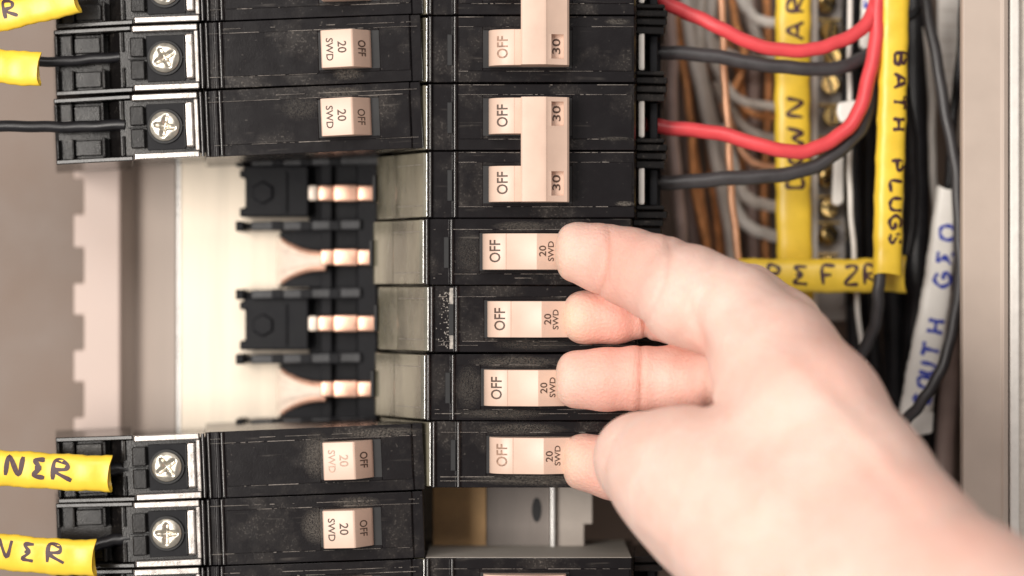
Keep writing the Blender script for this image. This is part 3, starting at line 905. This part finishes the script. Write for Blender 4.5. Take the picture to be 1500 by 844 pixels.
wire('copper_wire', [(1052, -40, 44), (1058, 40, 44), (1062, 120, 44), (1066, 200, 44), (1073, 290, 45), (1080, 380, 46), (1084, 440, 48)], 5.5, 'brightcopper', 'bright pink copper ground wire running down nearest the front', g)
wire('copper_wire', [(1068, -40, 70), (1076, 20, 70), (1086, 66, 70), (1092, 80, 70)], 6, 'oldcopper', 'short copper wire at the top crossing behind the red wire', g)
wire('copper_wire', [(1090, 60, 80), (1084, 110, 79), (1076, 134, 78), (1086, 155, 77), (1110, 168, 76), (1150, 173, 76)], 5.5, 'oldcopper', 'dull copper wire hooking right toward the yellow DOWN sleeve', g)
wire('copper_wire', [(1060, 150, 72), (1075, 200, 72), (1092, 228, 71), (1116, 243, 71), (1160, 250, 72)], 5.5, 'brightcopper', 'copper wire curving right under the lower red wire', g)
wire('grey_wire', [(1050, 120, 78), (1068, 160, 77), (1090, 186, 76), (1120, 200, 76), (1165, 208, 78)], 7.5, 'wneutral', 'grey neutral wire curving behind the lower red wire', g)
wire('grey_wire', [(1062, 180, 68), (1072, 240, 68), (1088, 280, 68), (1110, 298, 68), (1140, 304, 69), (1175, 306, 70)], 9, 'wneutral', 'grey neutral wire looping right below the lower black wire', g)
wire('grey_wire', [(1068, 260, 72), (1080, 310, 72), (1100, 334, 71), (1130, 344, 71), (1175, 350, 72)], 9, 'wwhite', 'lowest pale neutral wire looping right toward the neutral bar', g)
wire('copper_wire', [(1068, 60, 84), (1086, 130, 84), (1090, 200, 84), (1080, 280, 84)], 5, 'oldcopper', 'thin shadowed copper wire deep behind the other grounds', g)

for pts, r, mt, nm, lb in (
    ([(1002, -40, 88), (1004, 100, 88), (1010, 240, 88), (1018, 420, 88)], 8, 'wtan', 'tan_wire', 'dim tan wire deep behind the first copper ground'),
    ([(1030, -40, 72), (1026, 60, 73), (1036, 150, 74), (1058, 230, 74), (1070, 300, 74)], 8, 'wneutral', 'grey_wire', 'grey neutral wire crossing from the top toward the lower loops'),
    ([(1046, -40, 64), (1040, 40, 64), (1046, 90, 65), (1066, 130, 66), (1096, 150, 67), (1160, 160, 70)], 7, 'wneutral', 'grey_wire', 'grey neutral wire bending right between the red wires'),
    ([(1100, -40, 86), (1104, 120, 86), (1100, 260, 86), (1108, 420, 86)], 9, 'wtan', 'tan_wire', 'dim tan wire running down just left of the DOWN sleeve'),
    ([(1012, 200, 66), (1018, 280, 66), (1030, 340, 66), (1044, 420, 68)], 6, 'oldcopper', 'copper_wire', 'copper wire emerging low beside the thick tan wire'),
    ([(1040, 250, 80), (1050, 320, 80), (1056, 380, 80), (1060, 440, 80)], 6, 'oldcopper', 'copper_wire', 'dull copper wire end just above the index knuckle'),
    ([(1096, -30, 78), (1098, 20, 78), (1112, 62, 78), (1140, 84, 78), (1170, 90, 78)], 7.5, 'wwhite', 'white_wire', 'pale wire dipping behind the upper red wire'),
    ([(1122, -40, 84), (1126, 140, 84), (1120, 300, 84), (1124, 430, 84)], 6, 'oldcopper', 'copper_wire', 'thin copper wire in shadow at the DOWN sleeve edge')):
    wire(nm, pts, r, mt, lb, g)

# neutral bar with brass screws
NO = (WX(1216, 66), 70, -60)
nb = thing('neutral_bar', 'grey neutral bar with a column of brass terminal screws', 'terminal bar', NO)
bm = bmesh.new(); slab(bm, rect(1196, -60, 1240, 470), 66, 74, 0.4); finish(bm, 'bar', M['steel'], nb, NO)
bm = bmesh.new(); slab(bm, rect(1189, -60, 1198, 470), 56, 74, 0.3); finish(bm, 'side_plate', M['wwhite'], nb, NO)
for k, yy in enumerate((-28, 8, 44, 84, 128, 170, 214, 258, 302, 346, 390)):
    rk = random.Random(90 + k)
    c = P(1216 + rk.uniform(-5, 5), yy + rk.uniform(-5, 5), 62)
    bm = bmesh.new()
    lathe(bm, [(2.5, -0.9), (2.9, -0.6), (3.0, 0.0), (2.95, 1.4), (1.8, 1.6), (1.8, 5)], (0, 0, 0), 14)
    sc_ = finish(bm, 'brass_screw', M['brass'], nb, smooth=35)
    sc_.location = (Vector((c.x, 61.5, c.z)) - Vector(NO)) * MM
    sc_.rotation_euler = (rk.uniform(-.5, .5), rk.uniform(0, 3), rk.uniform(-.5, .5))
    bm = bmesh.new(); box(bm, -2.4, 2.4, -1.0, -0.7, -0.45, 0.45); finish(bm, 'slot', M['cavity'], sc_)
    bm = bmesh.new(); box(bm, -3.6, 3.6, 3.0, 5.4, 3.2, 3.9, 0.1)
    cl_ = finish(bm, 'clamp_ridge', M['brass'], nb); cl_.location = sc_.location

wire('black_cable', [(1247, -60, 58), (1246, 100, 58), (1248, 260, 58), (1252, 420, 60), (1256, 600, 62), (1262, 760, 64)], 13, 'wblack', 'thick black cable running down beside the neutral bar', g)
wire('black_cable', [(1268, -60, 66), (1270, 200, 66), (1274, 420, 68), (1284, 620, 70)], 12, 'wblack', 'black cable hidden behind the two red wires', g)
wire('white_wire', [(1247, -60, 45), (1245, 80, 45), (1244, 180, 45), (1246, 280, 46), (1250, 370, 47), (1258, 460, 50), (1268, 560, 52)], 4, 'wwhite', 'thin white wire running down in front of the black cable', g)  # white tube painted in as the highlight streak of the black cable
wire('black_cable', [(1340, -60, 74), (1342, 200, 74), (1344, 420, 74), (1340, 640, 76), (1348, 860, 78)], 18, 'wblack', 'heavy black service cable right of the BATH PLUGS sleeve', g)
wire('black_cable', [(1300, -60, 82), (1306, 240, 82), (1310, 520, 82), (1316, 800, 82)], 18, 'wblack', 'heavy black service cable deep behind the BATH PLUGS sleeve', g)
wire('black_wire', [(1318, 40, 44), (1326, 120, 46), (1336, 210, 50), (1340, 300, 54), (1330, 372, 56)], 7, 'wblack', 'black wire peeling off to the right of the BATH PLUGS sleeve', g)
wire('black_wire', [(1320, 34, 50), (1338, 20, 50), (1352, 0, 50), (1360, -40, 50)], 6, 'wblack', 'short black wire crossing at the very top right', g)
wire('white_wire', [(1358, 40, 60), (1364, 140, 60), (1367, 240, 60), (1372, 330, 62), (1376, 420, 64)], 5.5, 'wwhite', 'thin pale wire hanging left of the white sleeve', g)
wire('charcoal_wire', [(1352, -40, 42), (1362, 40, 42), (1378, 120, 42), (1392, 200, 41), (1402, 270, 40), (1406, 360, 38), (1404, 430, 36), (1394, 490, 34), (1374, 550, 32), (1350, 590, 32), (1322, 618, 34)], 8.5, 'wgrey', 'long charcoal wire running down across the white sleeve', g)
wire('black_wire', [(1414, -40, 50), (1408, 60, 50), (1400, 150, 52), (1392, 230, 54), (1388, 290, 56)], 7, 'wblack', 'black wire hugging the flange at the top right', g)
wire('white_wire', [(1408, 70, 58), (1405, 150, 58), (1400, 230, 60), (1394, 310, 62)], 4, 'wwhite', 'short white wire between the flange and a black wire', g)
wire('black_cable', [(1392, 420, 72), (1390, 560, 72), (1384, 700, 74), (1380, 860, 76)], 14, 'wtan', 'brown cable in the shadow beside the flange below the white sleeve', g)
wire('black_cable', [(1364, 430, 84), (1360, 600, 84), (1366, 860, 84)], 18, 'wblack', 'black cable in deep shadow behind the white sleeve', g)

# printed paper with faint ruled lines, top right
bm = bmesh.new(); slab(bm, rect(1374, -60, 1408, 152), 70, 70.5, 0.1)
pp = finish(bm, 'paper_label', M['wwhite'], None); tag(pp, 'white paper label with faint ruled lines beside the flange', 'label')
for yy in range(-30, 150, 22):
    bm = bmesh.new(); slab(bm, rect(1378, yy, 1402, yy + 2.5), 69.85, 69.95); finish(bm, 'ruled_line', M['wneutral'], pp)

gy = 'hand-lettered sleeves in the right gutter'
# yellow sleeves
sl = Sleeve([P(1166, 440, 52), P(1163, 330, 51), P(1161, 200, 50), P(1161, 90, 50), P(1163, -50, 50)], RP(26, 50), 2.4)
sl.build('label_sleeve', M['yellow'], 'vertical yellow sleeve hand-lettered DOWN and AR left of neutral bar', gy)
def upos(py, py0=440, d=50): return (py0 - py) / S * (D + d) / D
for ch, py, wl in (('D', 276, 5.0), ('O', 240, 5.0), ('W', 218, 6.2), ('N', 172, 6.2), ('A', 58, 5.6), ('R', 20, 5.6)):
    sl.write([(ch, upos(py), wl, -2.9, 4.8)], M['marker'], 1.1)
sl = Sleeve([P(1080, 404, 44), P(1160, 404, 43), P(1250, 404, 42), P(1325, 402, 42)], lambda u: RP(25 if u < .93 else 27, 43), 2.6)
sl.build('label_sleeve', M['yellow'], 'horizontal yellow sleeve hand-lettered REFZR above the wrist', gy)
for ch, px, wl in (('R', 1122, 5), ('E', 1160, 5.2), ('F', 1200, 5.2), ('Z', 1234, 5), ('R', 1262, 5)):
    sl.write([(ch, (px - 1080) / S * 1.053, wl, -2.6, 5.6)], M['marker'], 1.0)
sl = Sleeve([P(1311, -50, 30), P(1309, 60, 30), P(1306, 180, 31), P(1302, 290, 32), P(1300, 402, 33)], RP(21.5, 31), 2.9)
sl.build('label_sleeve', M['yellow'], 'long vertical yellow sleeve hand-lettered BATH PLUGS', gy)
for ch, py, wl in (('B', 76, 4.8), ('A', 108, 4.6), ('T', 140, 4.2), ('H', 172, 4.2), ('P', 232, 4.2), ('L', 262, 4.4), ('U', 288, 4.6), ('G', 314, 4.4), ('S', 340, 4.0)):
    sl.write([(ch, (py + 50) / S * 1.039, wl, 0.0, 3.5)], M['marker'], 1.0)
wire('black_wire', [(1288, 380, 33), (1288, 420, 33), (1284, 460, 34), (1272, 500, 36), (1252, 545, 40)], 9, 'wgrey', 'black wire leaving the bottom of the BATH PLUGS sleeve', g)
# white sleeve
sl = Sleeve([P(1340, 612, 52), P(1352, 540, 51), P(1370, 440, 50), P(1380, 350, 50), P(1387, 276, 50)], lambda u: RP(24 - 9 * u ** 2, 50), 2.4)
sl.build('label_sleeve', M['white'], 'white sleeve hand-lettered SOUTH GEO in blue beside the flange', gy)
for ch, py, wl in (('S', 592, 4.2), ('O', 566, 3.6), ('U', 546, 3.8), ('T', 520, 4.4), ('H', 486, 4.6), ('G', 420, 4.8), ('E', 386, 4.4), ('O', 352, 4.8)):
    sl.write([(ch, (612 - py) / S * 1.063 * 1.013, wl, -3.4, 4.8)], M['bluemarker'], 1.1)
# white tape pieces
bm = bmesh.new(); slab(bm, [(1336, 606), (1368, 604), (1366, 634), (1340, 640), (1330, 624)], 47, 49, 0.4)
tp = finish(bm, 'tape_flag', M['white'], None); tag(tp, 'white tape flag below the SOUTH GEO sleeve', 'tape')
bm = bmesh.new(); slab(bm, [(1228, 150), (1256, 146), (1262, 160), (1254, 178), (1232, 180), (1226, 166)], 40, 43.5, 0.8)
tp = finish(bm, 'tape_wrap', M['white'], None); tag(tp, 'small white tape wrap on the cable beside the neutral bar', 'tape')
bm = bmesh.new(); slab(bm, [(1222, 226), (1236, 222), (1236, 296), (1228, 302), (1219, 298)], 52, 55, 0.6)
tp = finish(bm, 'tape_strip', M['white'], None); tag(tp, 'narrow white tape strip below the lower black wire', 'tape')
# white wire with blue writing at the top
sl = Sleeve([P(1268, 70, 48), P(1271, 10, 48), P(1274, -50, 48)], RP(10, 48), 1.6)
sl.build('label_sleeve', M['white'], 'thin white sleeve with blue writing at top behind red wires', gy)
sl.write([('N', 6, 4, -1.3, 2.6), ('E', 11, 4, -1.3, 2.6)], M['bluemarker'], 0.6)

# load wires of the two-pole breakers
wire('red_wire', [(930, -22, 24), (970, 0, 24), (1012, 21, 24), (1060, 45, 23), (1120, 68, 23), (1180, 75, 24), (1230, 60, 26), (1264, 40, 28), (1282, 10, 30), (1288, -50, 30)], 10.5, 'wred', 'upper red wire arching across the yellow DOWN sleeve', g)
wire('black_wire', [(945, 77, 26), (975, 78, 26), (1050, 83, 26), (1120, 95, 26), (1185, 102, 27), (1235, 97, 30), (1268, 84, 34), (1300, 60, 38)], 10.5, 'wgrey', 'upper charcoal wire between the two red wires', g)
wire('red_wire', [(945, 184, 24), (975, 186, 24), (1050, 195, 24), (1120, 215, 23), (1180, 221, 24), (1228, 200, 26), (1260, 158, 27), (1276, 100, 28), (1284, 40, 29), (1290, -50, 30)], 11, 'wred', 'lower red wire sweeping up beside the BATH PLUGS sleeve', g)
wire('black_wire', [(945, 268, 26), (975, 267, 26), (1050, 263, 26), (1130, 258, 27), (1200, 240, 29), (1246, 206, 31), (1270, 165, 33), (1284, 110, 35), (1290, 60, 38)], 11, 'wgrey', 'lower charcoal wire curving up under the lower red wire', g)

# ================================================================== hand
def hp(px, py, d, rpx): return (np.array(P(px, py, d)), RP(rpx, d))
chains = {
 'index': [hp(848, 370, -11, 45), hp(884, 379, -12, 50.5), hp(920, 391, -16, 57), hp(965, 408, -23, 63), hp(1010, 434, -32, 72), hp(1078, 460, -42, 66)],
 'middle': [hp(858, 465, -4, 40), hp(903, 465, -4.5, 38), hp(938, 463, -4, 31), hp(953, 464, -5, 33), hp(985, 467, -9, 36), hp(1040, 470, -22, 44)],
 'ring': [hp(847, 556, -9.5, 43), hp(887, 556, -12, 45.5), hp(935, 554, -13, 46.5), hp(985, 555, -14, 47), hp(1022, 556, -16, 43), hp(1080, 545, -28, 44)],
 'pinky': [hp(856, 677, -3.5, 42), hp(900, 686, -7, 46), hp(950, 690, -14, 50), hp(1010, 680, -28, 55)],
}
palmA = [hp(1010, 434, -32, 71), hp(1078, 460, -42, 66), hp(1136, 530, -52, 91), hp(1185, 610, -66, 108), hp(1258, 702, -82, 99), hp(1330, 800, -100, 104), hp(1420, 905, -120, 134), hp(1560, 1010, -150, 160)]
palmB = [hp(936, 672, -40, 68), hp(1000, 700, -50, 98), hp(1075, 735, -60, 132), hp(1170, 800, -74, 158), hp(1280, 900, -98, 160), hp(1420, 1000, -125, 160), hp(1560, 1080, -150, 170)]
palmC = [hp(1120, 600, -38, 66), hp(1190, 670, -58, 96), hp(1280, 780, -84, 110)]

H = 0.75
lo = np.array([WX(800, -40), -205.0, WZ(1010, -60)]); hi = np.array([WX(1590, -100), 12.0, WZ(300, 0)])
nx, ny, nz = [int((b - a) / H) + 1 for a, b in zip(lo, hi)]
X = (lo[0] + H * np.arange(nx, dtype=np.float32))[:, None, None]
Y = (lo[1] + H * np.arange(ny, dtype=np.float32))[None, :, None]
Z = (lo[2] + H * np.arange(nz, dtype=np.float32))[None, None, :]

def cone(a, ra, b, rb):
    ab = b - a; L2 = float(ab @ ab)
    t = ((X - a[0]) * ab[0] + (Y - a[1]) * ab[1] + (Z - a[2]) * ab[2]) / L2
    t = np.clip(t, 0, 1).astype(np.float32)
    dx = X - a[0] - t * ab[0]; dy = Y - a[1] - t * ab[1]; dz = Z - a[2] - t * ab[2]
    return np.sqrt(dx * dx + dy * dy + dz * dz) - (ra + (rb - ra) * t)

def smin(a, b, k):
    h = np.clip(0.5 + 0.5 * (b - a) / k, 0, 1)
    return b + (a - b) * h - k * h * (1 - h)

def chain(c, k):
    f = None
    for (a, ra), (b, rb) in zip(c[:-1], c[1:]):
        g_ = cone(a, ra, b, rb)
        f = g_ if f is None else smin(f, g_, k)
    return f

def crease(f, px, py, d, dirpx, amp, wid, rad, curve=0.0):
    c = np.array(P(px, py, d)); n = np.array([dirpx[0], 0, -dirpx[1]], float); n /= np.linalg.norm(n)
    tt = np.array([-n[2], 0, n[0]])
    u = (X - c[0]) * n[0] + (Y - c[1]) * n[1] + (Z - c[2]) * n[2]
    v = (X - c[0]) * tt[0] + (Z - c[2]) * tt[2]
    u = u + curve * v * v
    r2 = (X - c[0]) ** 2 + ((Y - c[1]) ** 2) + (Z - c[2]) ** 2
    return f + amp * np.exp(-(u / wid) ** 2) * np.exp(-r2 / rad ** 2)

A = chain(palmA, 6.0)
B = chain(palmB, 8.0)
Cc = chain(palmC, 6.0)
palm = smin(smin(A, B, 8.0), Cc, 9.0)
del Cc
F = {k: chain(v, 1.6) for k, v in chains.items()}
for k_, cut in (('index', 812), ('middle', 820), ('ring', 812), ('pinky', 823)):     # pads pressed flat on the handles
    pl_ = (WX(cut, -8) - X) + 0.0 * Y + 0.0 * Z
    F[k_] = -smin(-F[k_], -pl_, 3.4)
F['index'] = crease(F['index'], 891, 380, -22, (1, 0.12), 1.1, 0.8, 12, 0.012)
F['index'] = crease(F['index'], 899, 380, -22, (1, 0.14), 0.3, 0.6, 9, 0.014)
F['index'] = crease(F['index'], 974, 405, -34, (1, 0.25), 1.1, 1.0, 15, 0.012)
F['middle'] = crease(F['middle'], 945, 468, -11, (1, -0.1), 2.2, 0.9, 9)
F['ring'] = crease(F['ring'], 937, 555, -18, (1, 0.02), 1.1, 0.75, 11, -0.004)
F['ring'] = crease(F['ring'], 944, 560, -18, (1, 0.02), 0.3, 0.6, 8, -0.004)
F['ring'] = crease(F['ring'], 1030, 560, -20, (1, 0.0), 1.2, 1.2, 9, -0.03)
f = smin(palm, F['index'], 3.0)
knuckle = chain([hp(1098, 432, -24, 46), hp(1146, 482, -36, 57), hp(1205, 562, -52, 60)], 3.0)
f = smin(f, knuckle, 1.6)
for q in (F['middle'], F['ring'], F['pinky']):
    f = smin(f, q, 0.35)
f = crease(f, 1032, 495, -46, (0.9, -0.35), 1.3, 2.0, 10)
f = crease(f, 1050, 594, -48, (0.25, 1), 0.7, 1.6, 12)
f = crease(f, 1062, 584, -52, (0.35, 1), 0.7, 0.9, 9)
f = crease(f, 1046, 575, -46, (0.9, 0.4), 0.6, 0.9, 7)
f = crease(f, 1110, 560, -62, (0.62, 0.78), 0.9, 4.5, 16)
f = crease(f, 1078, 560, -56, (0.75, -0.65), 0.7, 2.4, 11)
f = crease(f, 1026, 445, -50, (1, 0.45), 0.7, 1.6, 15, 0.006)
f = crease(f, 966, 640, -64, (1, 0.1), 0.4, 2.2, 14)
f = crease(f, 1290, 700, -108, (0.8, -0.6), 0.45, 2.8, 22)
f = crease(f, 1215, 560, -86, (0.75, -0.66), 0.5, 3.5, 20)
f = crease(f, 1240, 620, -92, (0.75, -0.66), -0.45, 3.0, 22)
f = crease(f, 1010, 400, -46, (1, 0.35), 0.35, 0.8, 9)
f = crease(f, 945, 790, -66, (0.5, -0.85), 0.5, 1.2, 8)
f = crease(f, 960, 812, -68, (0.5, -0.85), 0.4, 1.0, 8)
f[0], f[-1], f[:, 0], f[:, -1], f[:, :, 0], f[:, :, -1] = 1, 1, 1, 1, 1, 1
del A, B

def surface_nets(f, lo, h):
    s = f < 0
    c = s[:-1, :-1, :-1].astype(np.int8)
    for i in (0, 1):
        for j in (0, 1):
            for k in (0, 1):
                if i or j or k: c = c + s[i:i + c.shape[0], j:j + c.shape[1], k:k + c.shape[2]]
    act = (c > 0) & (c < 8)
    idx = np.argwhere(act)
    n = len(idx)
    vid = -np.ones(act.shape, np.int64); vid[act] = np.arange(n)
    corners = [(i, j, k) for i in (0, 1) for j in (0, 1) for k in (0, 1)]
    val = {q: f[idx[:, 0] + q[0], idx[:, 1] + q[1], idx[:, 2] + q[2]] for q in corners}
    acc = np.zeros((n, 3)); cnt = np.zeros(n)
    for q in corners:
        for ax in range(3):
            if q[ax]: continue
            q2 = list(q); q2[ax] = 1; q2 = tuple(q2)
            a, b = val[q], val[q2]
            m = (a < 0) != (b < 0)
            t = np.where(m, a / np.where(m, a - b, 1), 0)
            p = np.tile(np.array(q, float), (n, 1)); p[:, ax] = t
            acc[m] += p[m]; cnt[m] += 1
    verts = lo + h * (idx + acc / cnt[:, None])
    quads = []
    for ax in range(3):
        o1, o2 = [k for k in range(3) if k != ax]
        sl0 = [slice(None)] * 3; sl1 = [slice(None)] * 3
        sl0[ax] = slice(0, -1); sl1[ax] = slice(1, None)
        ch = s[tuple(sl0)] != s[tuple(sl1)]
        e = np.argwhere(ch)
        e = e[(e[:, o1] > 0) & (e[:, o2] > 0) & (e[:, o1] < f.shape[o1] - 1) & (e[:, o2] < f.shape[o2] - 1)]
        def cell(a, b):
            q = e.copy(); q[:, o1] -= a; q[:, o2] -= b
            return vid[q[:, 0], q[:, 1], q[:, 2]]
        quads.append(np.stack([cell(1, 1), cell(0, 1), cell(0, 0), cell(1, 0)], 1))
    return verts, np.concatenate(quads)

verts, quads = surface_nets(f, lo, H)
for _ in range(2):                        # light relaxation
    acc = np.zeros_like(verts); cnt = np.zeros(len(verts))
    for i in range(4):
        a, b = quads[:, i], quads[:, (i + 1) % 4]
        np.add.at(acc, a, verts[b]); np.add.at(cnt, a, 1)
        np.add.at(acc, b, verts[a]); np.add.at(cnt, b, 1)
    verts = verts * 0.5 + 0.5 * acc / np.maximum(cnt, 1)[:, None]
# natural flush of the skin: finger pads and folds pinker, pressed tips paler
flush = np.zeros(len(verts)); pale = np.zeros(len(verts))
for k in chains:
    tip = np.array(P(*{'index': (905, 395, -24), 'middle': (885, 468, -13), 'ring': (900, 558, -17), 'pinky': (880, 690, -10)}[k]))
    flush = np.maximum(flush, np.exp(-((verts - tip) ** 2).sum(1) / 15.0 ** 2))
    end = np.array(P(*{'index': (824, 372, -12), 'middle': (834, 468, -8), 'ring': (824, 556, -9), 'pinky': (838, 678, -6)}[k]))
    pale = np.maximum(pale, np.exp(-((verts - end) ** 2).sum(1) / 6.0 ** 2))
for q in ((1015, 556, -20), (975, 475, -14), (1040, 520, -44)):
    flush = np.maximum(flush, 0.9 * np.exp(-((verts - np.array(P(*q))) ** 2).sum(1) / 9.0 ** 2))
for q, rr in (((1340, 740, -110), 18), ((1420, 800, -130), 16), ((1230, 540, -70), 20)):
    flush = np.maximum(flush, 0.5 * np.exp(-((verts - np.array(P(*q))) ** 2).sum(1) / rr ** 2))

fold = np.zeros(len(verts)); joint = np.zeros(len(verts))
for px, py, d_, dr, st_, wid, rad, cv in ((891, 380, -22, (1, 0.12), 0.8, 0.5, 10, 0.012), (974, 405, -34, (1, 0.25), 0.5, 0.7, 12, 0.012), (945, 468, -11, (1, -0.1), 1.0, 0.6, 8, 0),
        (937, 555, -18, (1, 0.02), 0.9, 0.5, 9, -0.004), (1030, 560, -20, (1, 0.0), 0.8, 0.9, 8, -0.03), (1050, 594, -48, (0.3, 1), 0.5, 0.9, 9, 0), (1032, 495, -46, (0.9, -0.35), 0.35, 1.0, 9, 0)):
    c_ = np.array(P(px, py, d_)); n_ = np.array([dr[0], 0, -dr[1]], float); n_ /= np.linalg.norm(n_)
    t_ = np.array([-n_[2], 0, n_[0]]); q_ = verts - c_
    u_ = q_ @ n_ + cv * (q_ @ t_) ** 2
    joint = np.maximum(joint, np.exp(-(u_ / 3.2) ** 2) * np.exp(-(q_ ** 2).sum(1) / (rad * 1.2) ** 2))
    fold = np.maximum(fold, st_ * np.exp(-(u_ / wid) ** 2) * np.exp(-(q_ ** 2).sum(1) / rad ** 2))
HO = np.array(P(1450, 900, -120))
me = bpy.data.meshes.new('hand')
me.from_pydata(((verts - HO) * MM).tolist(), [], quads.tolist())
bm = bmesh.new(); bm.from_mesh(me); bmesh.ops.recalc_face_normals(bm, faces=bm.faces[:]); bm.to_mesh(me); bm.free()
for p in me.polygons: p.use_smooth = True
at = me.attributes.new('flush', 'FLOAT', 'POINT'); at.data.foreach_set('value', flush.astype(np.float32))
at = me.attributes.new('joint', 'FLOAT', 'POINT'); at.data.foreach_set('value', joint.astype(np.float32))
at = me.attributes.new('fold', 'FLOAT', 'POINT'); at.data.foreach_set('value', fold.astype(np.float32))
at = me.attributes.new('pale', 'FLOAT', 'POINT'); at.data.foreach_set('value', pale.astype(np.float32))
m, nt, b = new_mat('skin')
v = coords(nt, rnd=False)
a1 = N(nt, 'ShaderNodeAttribute', attribute_name='flush'); a2 = N(nt, 'ShaderNodeAttribute', attribute_name='pale')
blot = ramp(nt, noise(nt, v, 95, 6, 0.68), 0.36, 0.66)
c = mix(nt, blot, (0.825, 0.595, 0.515, 1), (0.80, 0.525, 0.44, 1))
c = mix(nt, mul(nt, a1.outputs['Fac'], 0.9), c, (0.80, 0.41, 0.33, 1))
c = mix(nt, mul(nt, a2.outputs['Fac'], 0.8), c, (0.82, 0.60, 0.44, 1))
a3 = N(nt, 'ShaderNodeAttribute', attribute_name='fold')
c = mix(nt, mul(nt, a3.outputs['Fac'], 0.75), c, (0.60, 0.27, 0.19, 1))
fine = noise(nt, v, 1400, 3, 0.6)
c = mix(nt, mul(nt, ramp(nt, fine, 0.5, 0.75), 0.10), c, (0.66, 0.36, 0.28, 1))
nt.links.new(c, b.inputs['Base Color'])
b.inputs['Roughness'].default_value = 0.52
b.inputs['Subsurface Weight'].default_value = 0.35
b.inputs['Subsurface Radius'].default_value = (1.0, 0.42, 0.25)
b.inputs['Subsurface Scale'].default_value = 0.0022
vor = N(nt, 'ShaderNodeTexVoronoi'); vor.inputs['Scale'].default_value = 1100; nt.links.new(v, vor.inputs['Vector'])
hgt = mul(nt, mul(nt, vor.outputs['Distance'], 0.5), mul(nt, noise(nt, v, 300, 4), 1.3), 'ADD')
a4 = N(nt, 'ShaderNodeAttribute', attribute_name='joint')
wr = noise(nt, coords(nt, (6, 1, 1), rnd=False), 330, 4, 0.6)
hgt = mul(nt, hgt, mul(nt, mul(nt, wr, a4.outputs['Fac']), 2.2), 'ADD')
hgt = mul(nt, hgt, mul(nt, noise(nt, coords(nt, (1, 1, 2.2), rnd=False), 800, 5, 0.7), 0.7), 'ADD')
bump(nt, b, hgt, 0.00034, 0.6)
me.materials.append(m)
hand = bpy.data.objects.new('hand', me); hand.location = Vector(HO) * MM
col.objects.link(hand)
tag(hand, 'bare hand reaching in from the right, four fingertips pressing breaker handles', 'hand')
